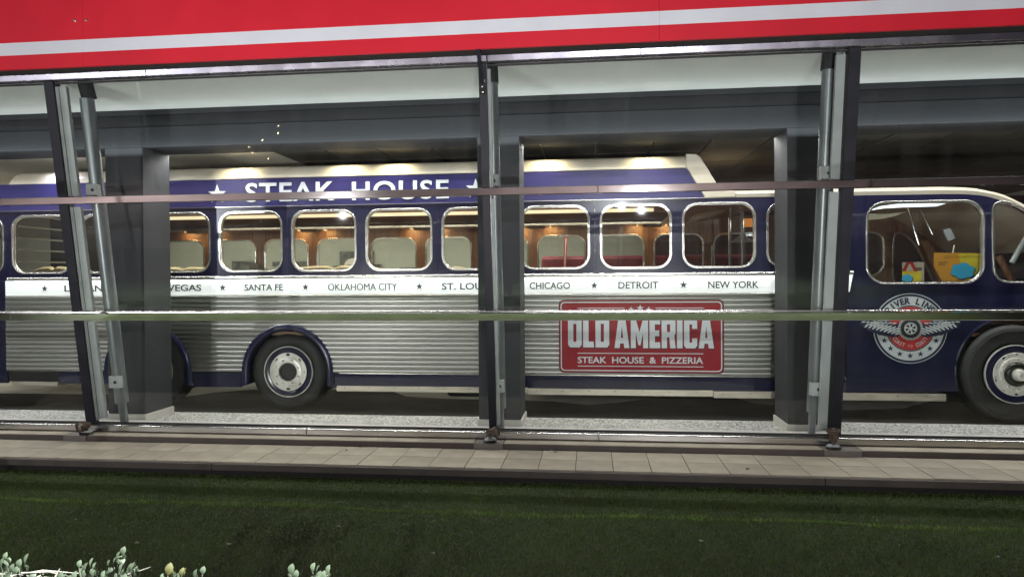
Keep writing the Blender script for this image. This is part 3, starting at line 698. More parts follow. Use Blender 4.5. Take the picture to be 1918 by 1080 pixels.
# cab interior
box('rear_partition', -8.3, -6.42, 9.95, 10.0, .93, 2.56, K['beam_dark'], bus)  # dark sheet added to keep the view behind the bars dark
box('dashboard', 4.5, 5.4, 8.5, 10.8, .92, 1.45, K['wood'], bus, .03)
a = at(1757, 470, 9.9); 
q = [at(1724, 450, 9.9), at(1740, 450, 9.9), at(1786, 531, 9.9), at(1762, 531, 9.9)]
bm = bmesh.new(); vv = [bm.verts.new((x, 9.9, z)) for x, z in q]+[bm.verts.new((x, 9.98, z)) for x, z in q]
for f in ((0, 1, 2, 3), (4, 5, 6, 7), (0, 1, 5, 4), (1, 2, 6, 5), (2, 3, 7, 6), (3, 0, 4, 7)): bm.faces.new([vv[i] for i in f])
link('windscreen_pillar', me_bm(bm), K['wood'], bus)
p0, p1 = at(1700, 385, 9.8), at(1714, 460, 9.8)
tube('chrome_pole', [(p0[0], 9.8, p0[1]), (p1[0], 9.7, p1[1])], .016, K['chrome'], bus)
p0, p1 = at(1724, 392, 9.7), at(1740, 440, 9.7); tube('chrome_pole', [(p0[0], 9.7, p0[1]), (p1[0], 9.6, p1[1])], .012, K['chrome'], bus)
p0 = at(1625, 388, 9.0); p1 = at(1775, 381, 9.0)
bm = bmesh.new(); q = [at(1628, 394, 9), at(1650, 386, 9), at(1690, 380.5, 9), at(1772, 381, 9), at(1755, 386, 9), at(1690, 388, 9), at(1655, 390, 9)]
plate('cab_light_strip', q, 9.0, 9.03, emis('cab_led', (.80, .88, 1), 2.2), bus)
plate('cab_headliner', [at(1622, 399, 9.6), at(1655, 401, 9.6), at(1700, 396, 9.6), at(1675, 405, 9.6), at(1650, 410, 9.6), at(1622, 412, 9.6)], 9.6, 9.63, K['seat'], bus)
pts = [at(1787, 459, 9.0), at(1784, 478, 9.0), at(1776, 500, 9.0), at(1765, 512, 9.0)]
tube('grab_handle', [(x, 9.0, z) for x, z in pts], .009, K['cream'], bus, 8)
plate('visor', [at(1768, 430, 9.3), at(1780, 427, 9.3), at(1790, 446, 9.3), at(1776, 452, 9.3)], 9.3, 9.34, K['stile'], bus, .004)
# quarter window view: pillar and steering wheel
p0, p1 = at(1870, 480, 9.2), at(1900, 532, 9.2)
tube('dash_brace', [(p0[0], 9.2, p0[1]), (p1[0], 9.2, p1[1])], .04, K['wood'], bus)
p0, p1 = at(1895, 492, 8.9), at(1925, 440, 8.9); tube('mirror_arm', [(p0[0], 8.9, p0[1]), (p1[0], 8.9, p1[1])], .03, K['emb_white'], bus)
# OLD AMERICA sign
sx0, sx1, sz0, sz1 = -.370, 1.457, .468, 1.290
sb = plate('sign_board', rr(sx0, sx1, sz0, sz1, .055), YB-.045, YB-.017, K['signred'], bus, .002)
plate('sign_rim', [rr(sx0-.004, sx1+.004, sz0-.004, sz1+.004, .058), rr(sx0+.006, sx1-.006, sz0+.006, sz1-.006, .05)], YB-.0475, YB-.018, K['signdark'], sb)
plate('border_line', [rr(sx0+.016, sx1-.016, sz0+.018, sz1-.018, .045), rr(sx0+.028, sx1-.028, sz0+.030, sz1-.030, .036)], YB-.0475, YB-.045, K['letter_white'], sb)
def P(px, py): return at(px, py, YB-.045)
zt, zb = 1.085, .755
x0, x1 = P(1064, 625)[0], P(1141, 625)[0]
def block_word(word, x0, x1, z0, z1, y, m, par, dx=0, dz=0):
    GL = {'O': (7, [[(1, 0), (6, 0), (7, .9), (7, 9.1), (6, 10), (1, 10), (0, 9.1), (0, .9)], [(2.7, 1.9), (4.3, 1.9), (4.3, 8.1), (2.7, 8.1)]]),
          'L': (5.6, [[(0, 0), (5.6, 0), (5.3, 2.0), (2.8, 2.0), (2.8, 10), (0, 10)]]),
          'D': (7, [[(0, 0), (6, 0), (7, .9), (7, 9.1), (6, 10), (0, 10)], [(2.7, 1.9), (4.3, 1.9), (4.3, 8.1), (2.7, 8.1)]]),
          'A': (7.6, [[(0, 0), (2.6, 0), (2.9, 1.6), (4.7, 1.6), (5.0, 0), (7.6, 0), (5.6, 10), (2.0, 10)], [(3.2, 3.5), (4.4, 3.5), (3.8, 7.6)]]),
          'M': (8.8, [[(0, 0), (2.5, 0), (2.5, 5.2), (3.9, 1.0), (4.9, 1.0), (6.3, 5.2), (6.3, 0), (8.8, 0), (8.8, 10), (6.3, 10), (4.4, 5.4), (2.5, 10), (0, 10)]]),
          'E': (5.4, [[(0, 0), (5.4, 0), (5.4, 2.0), (2.7, 2.0), (2.7, 4.1), (4.9, 4.1), (4.9, 6.0), (2.7, 6.0), (2.7, 8.1), (5.4, 8.1), (5.4, 10), (0, 10)]]),
          'R': (7, [[(0, 0), (2.7, 0), (2.7, 3.7), (3.9, 3.7), (4.3, 0), (7, 0), (6.4, 4.2), (7, 5.2), (7, 9.1), (6, 10), (0, 10)], [(2.7, 5.5), (4.3, 5.5), (4.3, 8.1), (2.7, 8.1)]]),
          'I': (2.8, [[(0, 0), (2.8, 0), (2.8, 10), (0, 10)]]),
          'C': (6.6, [[(1, 0), (5.6, 0), (6.6, .9), (6.6, 3.4), (4.1, 3.4), (4.1, 1.9), (2.7, 1.9), (2.7, 8.1), (4.1, 8.1), (4.1, 6.6), (6.6, 6.6), (6.6, 9.1), (5.6, 10), (1, 10), (0, 9.1), (0, .9)]])}
    tot = sum(GL[c][0] for c in word) + .75*(len(word)-1); k = (x1-x0)/tot; x = x0; h = (z1-z0)/10
    for c in word:
        w_, lp = GL[c]; plate('block_letter', [[(x+dx+a*k, z0+dz+b*h) for a, b in l] for l in lp], y-.0025, y, m, par); x += (w_+.75)*k
for dx, dz, y, mm in ((.010, -.012, YB-.0457, K['signdark']), (0, 0, YB-.048, K['letter_white'])):
    block_word('OLD', x0, x1, zb, zt, y, mm, sb, dx, dz)
    block_word('AMERICA', P(1151, 625)[0], P(1337, 625)[0], zb-.006, zt-.006, y, mm, sb, dx, dz)
text('lettering', 'STEAK  HOUSE  &  PIZZERIA', P(1082, 670)[0], P(1317, 670)[0], .575, .648, YB-.0455, K['letter_white'], sb, bold=.018, th=.002)
a, b = P(1082, 670)[0], P(1317, 670)[0]
for za in (.688, .542): box('rule_line', a, b, YB-.048, YB-.0455, za-.004, za+.004, K['letter_white'], sb)
zt1 = P(1120, 577)[1]; zt2 = P(1120, 581)[1]
for (pa, pb, zz) in ((1082, 1170, zt1), (1228, 1318, zt1), (1064, 1170, zt1-.022), (1228, 1336, zt1-.022)):
    box('rule_line', P(pa, 578)[0], P(pb, 578)[0], YB-.048, YB-.0455, zz-.004, zz+.004, K['letter_white'], sb)
for px, py, r in ((1182, 580, .038), (1199, 577, .042), (1215, 580, .038)):
    x, z = P(px, py); plate('star', star(x, z, r), YB-.048, YB-.0455, K['letter_white'], sb)
# RIVER LINE badge
ex, ez, u = 3.435, .970, .000862
eb = plate('badge', circ(ex, ez, .381, 64), YB-.008, YB-.004, K['emb_white'], bus)
def ring(name, r1, r0, y, m): plate(name, [circ(ex, ez, r1, 64), circ(ex, ez, r0, 64)] if r0 else circ(ex, ez, r1, 64), y, y+.0012, m, eb)
ring('badge_ring', .373, .349, YB-.0095, K['emb_navy']); ring('badge_ring', .250, .238, YB-.0095, K['emb_navy']); ring('badge_disc', .236, 0, YB-.0095, K['emb_red'])
def arc_text(s, rad, h, a_c, step, top=True, m=None, bold=.03, condense=1):
    n = len(s)
    for i, ch in enumerate(s):
        if ch == ' ': continue
        da = (i-(n-1)/2)*step
        if top: a = R(90) - da; x, z = ex+rad*math.cos(a), ez+rad*math.sin(a); rot = a-PI/2
        else: a = R(-90) + da; x, z = ex+rad*math.cos(a), ez+rad*math.sin(a); rot = a+PI/2
        hh = h*(.6 if ch in 'to' else 1)
        text('lettering', ch.upper(), x, x, z-hh/2, z+hh/2, YB-.0097, m, eb, bold=bold, condense=condense, th=.0014, keepw=True, rot=rot if abs(rot) > 1e-6 else 1e-6)
arc_text('RIVER LINE', .300, .072, 90, .185, True, K['emb_navy'], .045, .92)
arc_text('COAST to COAST', .192, .044, -90, .150, False, K['emb_white'], .015, .62)
for a in (-63.5, -43, -21, 0, 21, 43, 63.5):
    t = R(-90+a); plate('star', star(ex+.297*math.cos(t), ez+.297*math.sin(t), .034, 90), YB-.0097, YB-.0082, K['emb_navy'], eb)
for s in (-1, 1):
    base = [(-100, 30), (-140, 70), (-175, 50), (-210, 45), (-230, 90), (-330, 96), (-480, 88), (-605, 78), (-600, 55), (-575, 40), (-560, 15), (-530, 0), (-505, -25), (-460, -40), (-440, -58), (-400, -62), (-380, -85), (-330, -88), (-300, -100), (-250, -100), (-220, -112), (-180, -105), (-150, -110), (-120, -60)]
    pts = [(ex+s*-x*u*-1*-1 if False else ex+s*(-x)*u, ez+z*u) for x, z in base]
    wg = plate('wing', pts, YB-.0135, YB-.0098, K['emb_navy'], eb)
    k = 0; bm = bmesh.new()
    for row, (n_, rx0, rx1, rz0, rz1, ln, wd) in enumerate([(9, -150, -520, -62, 40, 78, 11), (8, -150, -470, -30, 60, 66, 10), (7, -150, -430, 0, 72, 56, 9), (8, -190, -560, 66, 84, 50, 8)]):
        for i in range(n_):
            f = i/(n_-1); cx_, cz_ = rx0+(rx1-rx0)*f, rz0+(rz1-rz0)*f; an = R(205+20*f if row < 3 else 185)
            vs = []
            for t in range(10):
                tt = 2*PI*t/10; lx, lz = ln*(.5*math.cos(tt)), wd*math.sin(tt)
                X = cx_ + lx*math.cos(an)-lz*math.sin(an); Z = cz_+lx*math.sin(an)+lz*math.cos(an)
                vs.append((ex+s*(-X)*u, ez+Z*u))
            yf = YB-.0150-.0006*row-.0002*(i % 2); fa_ = [bm.verts.new((x, yf, z)) for x, z in vs]; bb_ = [bm.verts.new((x, YB-.0130, z)) for x, z in vs]
            bm.faces.new(fa_); [bm.faces.new((fa_[q], fa_[(q+1) % 10], bb_[(q+1) % 10], bb_[q])) for q in range(10)]
    link('wing_feathers', me_bm(bm), K['emb_white'], eb)['kind'] = 'stuff'
ring2 = lambda nm, r1, r0, y, m: plate(nm, [circ(ex, ez, r1, 40), circ(ex, ez, r0, 40)] if r0 else circ(ex, ez, r1, 40), y, y+.003, m, eb)
ring2('tyre_emblem', .127, 0, YB-.019, K['emb_white']); ring2('tyre_emblem', .104, .058, YB-.0205, K['black']); ring2('tyre_emblem', .066, .060, YB-.0215, K['emb_white'])
bm = bmesh.new()
for i in range(44):
    a = 2*PI*i/44; q = []
    for rr_, da in ((.106, -.03), (.124, -.03), (.124, .03), (.106, .03)): q.append(bm.verts.new((ex+rr_*math.cos(a+da), YB-.0206, ez+rr_*math.sin(a+da))))
    bm.faces.new(q)
for i in range(6):
    a = 2*PI*i/6+.3; q = []
    for rr_, da in ((.018, -.25), (.054, -.28), (.054, .28), (.018, .25)): q.append(bm.verts.new((ex+rr_*math.cos(a+da), YB-.0206, ez+rr_*math.sin(a+da))))
    bm.faces.new(q)
bmesh.ops.solidify(bm, geom=bm.faces[:], thickness=.0004); link('tyre_marks', me_bm(bm), K['black'], eb)['kind'] = 'stuff'

# ================================================================== inside the coach: loose things
def bench(x0, x1, y, z, lb):
    b = thing('bench_seat', ((x0+x1)/2, y, .92), lb, 'bench', 'cream bench seats inside the coach')
    bm = bmesh.new(); n = 14; th = .12; A = []
    for k in range(n+1):
        f = k/n; zz = z-.05*abs(2*f-1)**3 - (.03 if abs(f-.5) < .04 else 0); x = x0+(x1-x0)*f
        A.append([bm.verts.new((x, y-th/2, .95)), bm.verts.new((x, y-th/2, zz-.03)), bm.verts.new((x, y, zz)), bm.verts.new((x, y+th/2, zz-.03)), bm.verts.new((x, y+th/2, .95))])
    for q, w in zip(A, A[1:]):
        for i in range(4): bm.faces.new((q[i], q[i+1], w[i+1], w[i]))
    bm.faces.new(A[0]); bm.faces.new(A[-1][::-1])
    link('backrest', me_bm(bm, 'b', True), K['seat'], b)
    box('seat', x0+.02, x1-.02, y+.07, y+.5, 1.2, 1.32, K['seat'], b, .03)
    box('plinth', x0+.05, x1-.05, y+.1, y+.45, .921, 1.2, K['wood'], b)
for x0, x1, z, lb in [(-8.1, -7.45, 1.77, 'cream bench back in the window with the slanted bars'), (-6.35, -5.2, 1.745, 'cream bench back in the window right of the left column'),
                      (-4.25, -2.85, 1.745, 'cream bench back in the window above the word OKLAHOMA'), (-2.15, -1.65, 1.72, 'cream bench back in the window above the words ST. LOUIS'),
                      (1.9, 2.5, 1.72, 'cream bench back in the window with the chrome poles')]: bench(x0, x1, 9.4, z, lb)
def person(x, y, z, lb, face):
    p = thing('person', (x, y, .92), lb, 'person', 'seated diners inside the coach')
    me = bpy.data.meshes.new('body')
    V = [(0, 0, z-.85), (0, .01, z-.65), (0, .0, z-.45), (0, 0, z-.29), (0, -.005, z-.235), (0, -.01, z-.17), (0, -.01, z-.10), (.16, 0, z-.33), (.21, .02, z-.55), (.18, .2, z-.68), (-.16, 0, z-.33), (-.21, .02, z-.55), (-.18, .2, z-.68), (.1, .42, z-.86), (-.1, .42, z-.86), (.1, .45, z-.9-.3), (-.1, .45, z-.9-.3)]
    E_ = [(0, 1), (1, 2), (2, 3), (3, 4), (4, 5), (5, 6), (3, 7), (7, 8), (8, 9), (3, 10), (10, 11), (11, 12), (0, 13), (0, 14), (13, 15), (14, 16)]
    rad = [.15, .14, .15, .09, .052, .078, .085, .06, .045, .035, .06, .045, .035, .075, .075, .05, .05]
    me.from_pydata(V, E_, []); o = bpy.data.objects.new('tmpb', me); COL.objects.link(o)
    mo = o.modifiers.new('s', 'SKIN')
    for i, r in enumerate(rad): me.skin_vertices[0].data[i].radius = (r, r*.8)
    me.skin_vertices[0].data[0].use_root = True; o.modifiers.new('u', 'SUBSURF').levels = 2
    dg = bpy.context.evaluated_depsgraph_get(); m2 = bpy.data.meshes.new_from_object(o.evaluated_get(dg)); bpy.data.objects.remove(o)
    b = link('body', m2, K['skin'], p, True); b.location = (0, 0, -.92); m2.shade_smooth()
    bm = bmesh.new(); add_lathe(bm, [(0, z-.012), (.05, z-.018), (.082, z-.05), (.098, z-.10), (.098, z-.16), (.08, z-.20)], (0, -.03 if face else 0, -.92), 'Z', 20)
    for v in bm.verts: v.co += Vector((rng.normal(0, .004), rng.normal(0, .004), rng.normal(0, .004)))
    link('hair', me_bm(bm, 'h', True), K['hair'], p, True)
    bm = bmesh.new(); add_lathe(bm, [(.06, z-.26), (.17, z-.31), (.21, z-.40), (.19, z-.6), (.18, z-.86)], (0, 0, -.92), 'Z', 20)
    for v in bm.verts: v.co.y *= .75
    link('shirt', me_bm(bm, 's', True), K['cloth'], p, True)
person(-4.88, 9.8, 1.815, 'dark haired diner with face turned seen in the window above SANTA FE', True)
person(-3.66, 9.8, 1.762, 'dark haired diner whose hair shows above the cream bench above OKLAHOMA', False)
# posters
Yp = 8.14
q = [at(1749.5, 473, Yp), at(1839, 474, Yp), at(1842, 512, Yp), at(1836, 522, Yp), at(1825, 528, Yp), at(1766.5, 529, Yp), at(1749.5, 499, Yp)]
po = thing('poster', (q[0][0], Yp, q[5][1]), 'orange and yellow poster with a blue cloud in the cab window', 'poster')
plate('sheet', q, Yp, Yp+.004, K['orange'], po)
plate('yellow_field', [at(1795, 474, Yp), at(1838.5, 475, Yp), at(1841, 512, Yp), at(1834, 522, Yp), at(1825, 527, Yp), at(1815, 527.5, Yp), at(1800, 495, Yp)], Yp-.001, Yp-.0002, K['yellow'], po)
def cloud(px, py, w, h, y, par):
    def sh(k, dx=0, dy=0):
        out = []
        for i in range(64):
            a = 2*PI*i/64; r = .86+.20*abs(math.sin(3.0*a+.5))**.8; out.append(at(px+dx+w/2*r*math.cos(a)*k, py+dy-h/2*r*math.sin(a)*k, Yp))
        return out
    plate('cloud_shadow', sh(1.04, 1, 1.5), y-.0022, y-.0012, K['black'], par); plate('cloud_print', sh(1), y-.0036, y-.0024, K['cyan'], par)
cloud(1803, 507, 44, 29, Yp, po)
a, b = at(1768, 484, Yp), at(1835, 478.5, Yp); text('lettering', 'GIOCA CON IL NOSTRO QUIZ', a[0], b[0], a[1], b[1], Yp-.0012, K['printdk'], po, th=.0006)
for k, py in enumerate((491.5, 495.5)): a = at(1758, py+1, Yp); b = at((1775, 1771)[k], py-1, Yp); box('print_line', a[0], b[0], Yp-.001, Yp-.0002, a[1], b[1], K['printdk'], po)
q = [at(1690, 508, Yp), at(1726, 508, Yp), at(1725, 530, Yp), at(1690, 530, Yp)]
p2 = thing('small_card', (q[0][0], Yp, q[2][1]), 'small yellow card with a blue cloud at the bottom left of the cab window', 'card')
plate('sheet', q, Yp, Yp+.003, K['yellow'], p2); cloud(1699, 521, 20, 15, Yp, p2)
a, b = at(1693, 511.5, Yp), at(1717, 510, Yp); text('lettering', 'IL NOSTRO QUIZ', a[0], b[0], a[1], b[1], Yp-.0008, K['printdk'], p2, th=.0005)
Yq = 8.22
p3 = thing('price_card', (at(1705, 500, Yq)[0], Yq, 1.46), 'pale card with a red triangle standing behind the small yellow card', 'card')
plate('sheet', [at(1690, 491, Yq), at(1716, 491, Yq), at(1716, 509, Yq), at(1690, 509, Yq)], Yq, Yq+.003, K['paper'], p3)
plate('red_mark', [[at(1698, 490.5, Yq), at(1710, 490.5, Yq), at(1719, 508, Yq), at(1689, 508, Yq)], [at(1703, 494, Yq), at(1704.5, 494, Yq), at(1712, 508-.6, Yq), at(1696, 508-.6, Yq)]], Yq-.003, Yq-.001, K['emb_red'], p3)
p4 = thing('price_card', (at(1724, 500, Yq+.03)[0], Yq+.03, 1.46), 'pale card with grey print standing right of the red triangle card', 'card')
plate('sheet', [at(1717, 490, Yq+.03), at(1731, 491, Yq+.03), at(1731, 530, Yq+.03), at(1717, 530, Yq+.03)], Yq+.03, Yq+.033, K['paper'], p4)
box('print_block', at(1719, 500, Yq)[0], at(1729, 500, Yq)[0], Yq+.027, Yq+.0295, at(1719, 506, Yq)[1], at(1719, 501, Yq)[1], K['greyprint'], p4)
# pictures on the back wall
def pic(px0, px1, py0, py1, lb, s=None):
    Yw = 14.45; x0, z1 = at(px0, py0, Yw); x1, z0 = at(px1, py1, Yw)
    t = thing('wall_picture', ((x0+x1)/2, Yw, z0), lb, 'picture', 'grey pictures on the beige wall beyond the coach')
    box('frame', x0, x1, Yw, Yw+.04, z0, z1, K['greyprint'], t, .004)
    if s:
        plate('shield', smooth([(x0+.10, z1-.2), (x0+.35, z1-.12), (x0+.6, z1-.22), (x0+.62, z0+.1), (x0+.3, z0+.02), (x0+.1, z0+.1)], 2), Yw-.006, Yw-.002, K['paper'], t)
        text('lettering', s, x0+.16, x0+.16+.155*len(s), z1-.42, z1-.28, Yw-.0065, K['black'], t, bold=.03)
pic(434, 496, 489, 520, 'dark grey city picture behind the diner above SANTA FE'); pic(510, 582, 490, 498, 'narrow dark picture between two far windows above the star after SANTA FE')
pic(636, 700, 471, 520, 'grey picture with a road shield reading ROU above OKLAHOMA', 'ROUTE'); pic(749, 795, 501, 520, 'low mauve grey picture above the word CITY')
# red hanging flag strip beyond
rs = thing('red_banner', (-.5, 12.6, 1), 'narrow red and white banner hanging beyond the window above CHICAGO', 'banner')
q = [at(1057, 444, 12.6), at(1063, 444, 12.6), at(1060, 505, 12.6), at(1055, 505, 12.6)]
plate('cloth', q, 12.6, 12.62, K['emb_red'], rs); plate('white_stripe', [at(1059, 446, 12.6), at(1061, 446, 12.6), at(1058.5, 503, 12.6), at(1057, 503, 12.6)], 12.594, 12.598, K['letter_white'], rs)
# pendant lamp near the chrome poles
px, pz = at(1390, 452, 9.9); pl = thing('pendant_lamp', (px, 9.9, pz), 'grey conical pendant lamp hanging behind the chrome poles', 'lamp')
lathe('shade', [(.012, .12), (.02, .10), (.14, .0), (.145, -.01)], (px, 9.9, pz), K['stile'], pl, 'Z', 24); tube('cord', [(px, 9.9, pz+.12), (px, 9.9, 2.47)], .003, K['black'], pl, 6)
# red sofa panels beyond, right part
sf = thing('red_sofa', (1.6, 12.2, FL), 'dark red padded booth seen through the windows above DETROIT', 'sofa')
box('base', -.9, 3.2, 12.0, 12.6, FL, 1.35, K['darkwall'], sf, .03); box('backrest', -.9, 3.2, 12.62, 12.8, .6, 1.95, mat('red_padding', (.16, .02, .03), .45, noise=.2, scale=5), sf, .06)

# ceiling spotlights that wash the roof band
for x, lb, c in [(-6.55, 'leftmost', (.84, .78, 1)), (-4.20, 'second from left', (1, .86, .58)), (-2.88, 'third from left', (1, .86, .58)), (-2.28, 'fourth from left', (1, .86, .58)), (-.50, 'fifth from left', (1, .86, .58)), (.64, 'rightmost', (1, .86, .58))]:
    sp = thing('ceiling_spotlight', (x, 7.86, 3.06), 'small ceiling spotlight washing the roof band of the coach, %s of six' % lb, 'spotlight', 'ceiling spotlights above the coach')
    lathe('housing', [(0, .0), (.035, .0), (.035, -.008), (.028, -.008), (.026, .0)], (x, 7.87, 3.062), K['stile'], sp, 'Z', 16)
    l = bpy.data.lights.new('spot', 'SPOT'); l.energy = 24; l.color = c; l.spot_size = R(120); l.spot_blend = 1; l.shadow_soft_size = .02
    lo = bpy.data.objects.new('spot_beam', l); COL.objects.link(lo); lo.location = (x, 7.87, 3.045); lo.rotation_euler = (R(22), 0, 0)

# ================================================================== GLASS FACADE
def fy(z): return 6.515 - .150*(z-.1)          # the facade leans outward
def leaning(name, x0, x1, z0, z1, d0, d1, m, parent, bev=.002):
    return prism(name, [(fy(z0)+d0, z0), (fy(z1)+d0, z1), (fy(z1)+d1, z1), (fy(z0)+d1, z0)], x0, x1, m, parent, bev)
fac = thing('glass_facade', (-1, 6.4, .05), 'outward leaning glass shopfront with dark mullions and polished rails', 'glass wall')
box('sill_rail', -14, -2.72, 6.415, 6.50, .053, .118, K['sill'], fac, .01); box('sill_rail', -2.716, .055, 6.415, 6.50, .053, .118, K['sill'], fac, .01); box('sill_rail', .058, 12, 6.415, 6.50, .053, .118, K['sill'], fac, .01)
prism('sill_gasket', [(6.474, .122), (6.506, .122), (6.506, .136), (6.474, .136)], -14, 12, K['gasket'], fac)
mull = [(-9.2, -9.12), (-5.055, -4.962), (-.962, -.892), (2.099, 2.192), (6.2, 6.29)]
for a, b in mull:
    leaning('mullion', a, b, .10, 3.42, -.02, .05, K['mullion'], fac)
    leaning('mullion_fin', a-.004, a, .14, 3.40, .0, .07, K['gasket'], fac, 0); leaning('mullion_fin', b, b+.004, .14, 3.40, .0, .07, K['chrome'], fac, 0)
zs = [.137, 1.165, 2.275, 3.385]
for (a0, a), (b, b1) in zip(mull, mull[1:]):
    for z0, z1 in zip(zs, zs[1:]): leaning('glass_pane', a+.005, b-.005, z0+.003, z1-.003, .018, .020, K['glass'], fac, 0)
    leaning('pane_gasket', a+.005, b-.005, 3.372, 3.388, .0, .012, K['gasket'], fac, 0)
# inner grey stiles and tubes
for x0, x1 in ((-4.955, -4.885), (-.888, -.868), (2.020, 2.094)):
    for z0, z1 in zip(zs, zs[1:]): leaning('inner_stile', x0, x1, z0+.02, z1-.02, .045, .085, K['stile'], fac)
for x, r in ((-4.80, .064), (-.885, .062), (2.010, .054)):
    t = tube('tube_post', [(x, fy(.30)+.20, .30), (x, fy(3.29)+.20, 3.29)], r, K['tube'], fac, 28)
    tube('tube_sleeve', [(x, fy(3.05)+.20, 3.29), (x, fy(3.43)+.20, 3.43)], r+.002, K['beam_dark'], t, 28)
    tube('tube_foot', [(x, fy(.0)+.20, .0), (x, fy(.30)+.20, .30)], r*.62, K['tube'], t, 20)
    for z in (.52, 2.42):
        y = fy(z)+.14; box('clamp', x-r*.9, x+r*.9, y-.03, y+.05, z-.06, z+.06, K['stile'], t, .006)
        lathe('clamp_bolt', [(0, -.012), (.014, -.010), (.016, 0)], (x+.015, y-.03, z), K['gasket'], t, n=10)
    
# horizontal rails in front of the mullions
for (z0, z1, nm) in ((1.158, 1.226, 'low'), (2.272, 2.337, 'up')):
    js_ = [-14, -5.68, -.73, 4.9, 12] if nm == 'low' else [-14, -5.62, .06, 4.0, 12]
    for a, b in zip(js_, js_[1:]):
        prism('rail', [(fy(z0)-.060, z0), (fy(z1)-.060, z1), (fy(z1)-.0205, z1+.003), (fy(z0)-.0205, z0)], a+.0015, b-.0015, K['rail'], fac, .0035)
js_ = [-14, -5.68, -.73, 4.9, 12]
for a, b in zip(js_, js_[1:]): prism('rail_cap', [(fy(1.23)-.062, 1.2305), (fy(1.23)-.060, 1.2455), (fy(1.23)-.022, 1.2485), (fy(1.23)-.022, 1.2335)], a+.0015, b-.0015, K['frame'], fac, .002)  # bright strip added to imitate the highlight along the low rail's top edge
# top trim, soffit bracket
tj = [-14, -4.0, -.88, .42, 3.4, 12]
for a, b in zip(tj, tj[1:]): prism('top_trim', [(5.955, 3.393), (5.945, 3.447), (6.03, 3.447), (6.03, 3.393)], a+.001, b-.001, K['trim'], fac, .004)
br = prism('bracket_arm', [(5.80, 3.449), (5.88, 3.449), (6.005, 3.24), (5.975, 3.22)], -.945, -.915, K['mullion'], fac)
leaning('bracket_plate', -.962, -.900, 3.13, 3.26, -.026, -.0205, K['chrome'], fac)
for z in (3.155, 3.20): lathe('bolt', [(0, -.008), (.009, -.006), (.010, 0)], (-.932, fy(z)-.026, z), K['frame'], fac, n=10)

# ================================================================== FASCIA
fa = thing('fascia', (-1, 5.8, 3.45), 'long glossy red fascia with one white stripe above the glass', 'fascia')
fj2 = [-14, -9.6, -4.495, .557, 5.6, 12]
for a, b in zip(fj2, fj2[1:]):
    pn = box('panel', a+.0005, b-.0005, 5.80, 5.83, 3.452, 4.9, K['red'], fa, .002)
    box('white_stripe', a+.0005, b-.0005, 5.797, 5.7995, 3.578, 3.690, K['white_stripe'], fa)
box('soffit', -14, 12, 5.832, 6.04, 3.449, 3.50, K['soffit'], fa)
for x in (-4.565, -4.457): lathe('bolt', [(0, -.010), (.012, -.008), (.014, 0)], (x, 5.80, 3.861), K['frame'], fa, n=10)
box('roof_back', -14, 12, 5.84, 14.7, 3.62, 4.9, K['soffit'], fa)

# ================================================================== SPOTLIGHTS on the ledge
def spotlight(x, lb, tilt, turn, sc=1.0):
    y = 6.30; t = thing('ground_spotlight', (x, y, .052), lb, 'spotlight', 'small spotlights on the ledge at the foot of the mullions')
    lathe('base', [(0, 0), (.062, 0), (.064, .012), (.055, .024), (.03, .030), (0, .031)], (x, y, .053), K['spotbase'], t, 'Z', 28)
    lathe('base_cap', [(.053, .0), (.050, .008), (.02, .014), (0, .014)], (x, y, .076), K['stile'], t, 'Z', 28)
    tube('stem', [(x, y, .085), (x, y, .125)], .014, K['spot'], t, 12)
    m = Matrix.Rotation(turn, 3, 'Z') @ Matrix.Rotation(tilt, 3, 'X')
    c = Vector((x, y, .140))
    h = lathe('head', [(0, -.035), (.020, -.034), (.028, -.015), (.034, .02), (.038, .055), (.047, .060), (.049, .080), (.042, .080), (.040, .070)], c, K['spot'], t, 'Z', 28, m)
    lathe('lens', [(0, .068), (.041, .068)], c, K['lens'], h, 'Z', 24, m)
    lathe('lens_ring', [(.026, .0685), (.028, .072), (.031, .0685)], c, K['spotbase'], h, 'Z', 24, m)
    bm = bmesh.new()
    for k in range(10):
        a = 2*PI*k/10; p0 = m @ Vector((.030*math.cos(a), .030*math.sin(a), -.02)); p1 = m @ Vector((.041*math.cos(a), .041*math.sin(a), .055))
        add_tube(bm, [c+p0, c+p1], .004, 5)
    link('cooling_fins', me_bm(bm), K['spot'], h)['kind'] = 'stuff'
spotlight(-4.90, 'brown spotlight facing the lawn at the foot of the left mullion', R(98), R(-22))
spotlight(-.925, 'brown spotlight turned sideways at the foot of the middle mullion', R(78), R(62))
spotlight(2.065, 'upright brown spotlight pointing up at the foot of the right mullion', R(6), 0)

# ================================================================== SHRUBS in the foreground
def leaf_mesh(l=.03, w=.017):
    bm = bmesh.new(); n = 8; L_, R_, C_ = [], [], []
    for k in range(n+1):
        f = k/n; ww = w/2*(math.sin(PI*min(1, f**1.35)))**.75 if 0 < f < 1 else .0004; x = l*f; z = .006*math.sin(PI*f)*.6
        C_.append(bm.verts.new((x, 0, z))); L_.append(bm.verts.new((x, ww, z+.25*ww))); R_.append(bm.verts.new((x, -ww, z+.25*ww)))
    for k in range(n): bm.faces.new((C_[k], C_[k+1], L_[k+1], L_[k])); bm.faces.new((C_[k], R_[k], R_[k+1], C_[k+1]))
    return me_bm(bm, 'leaf', True)
LM = [leaf_mesh(.034, .019), leaf_mesh(.028, .018), leaf_mesh(.024, .013)]
LMY = [m_.copy() for m_ in LM]
for m_ in LM: m_.materials.append(K['leaf'])
for m_ in LMY: m_.materials.append(K['leafy'])
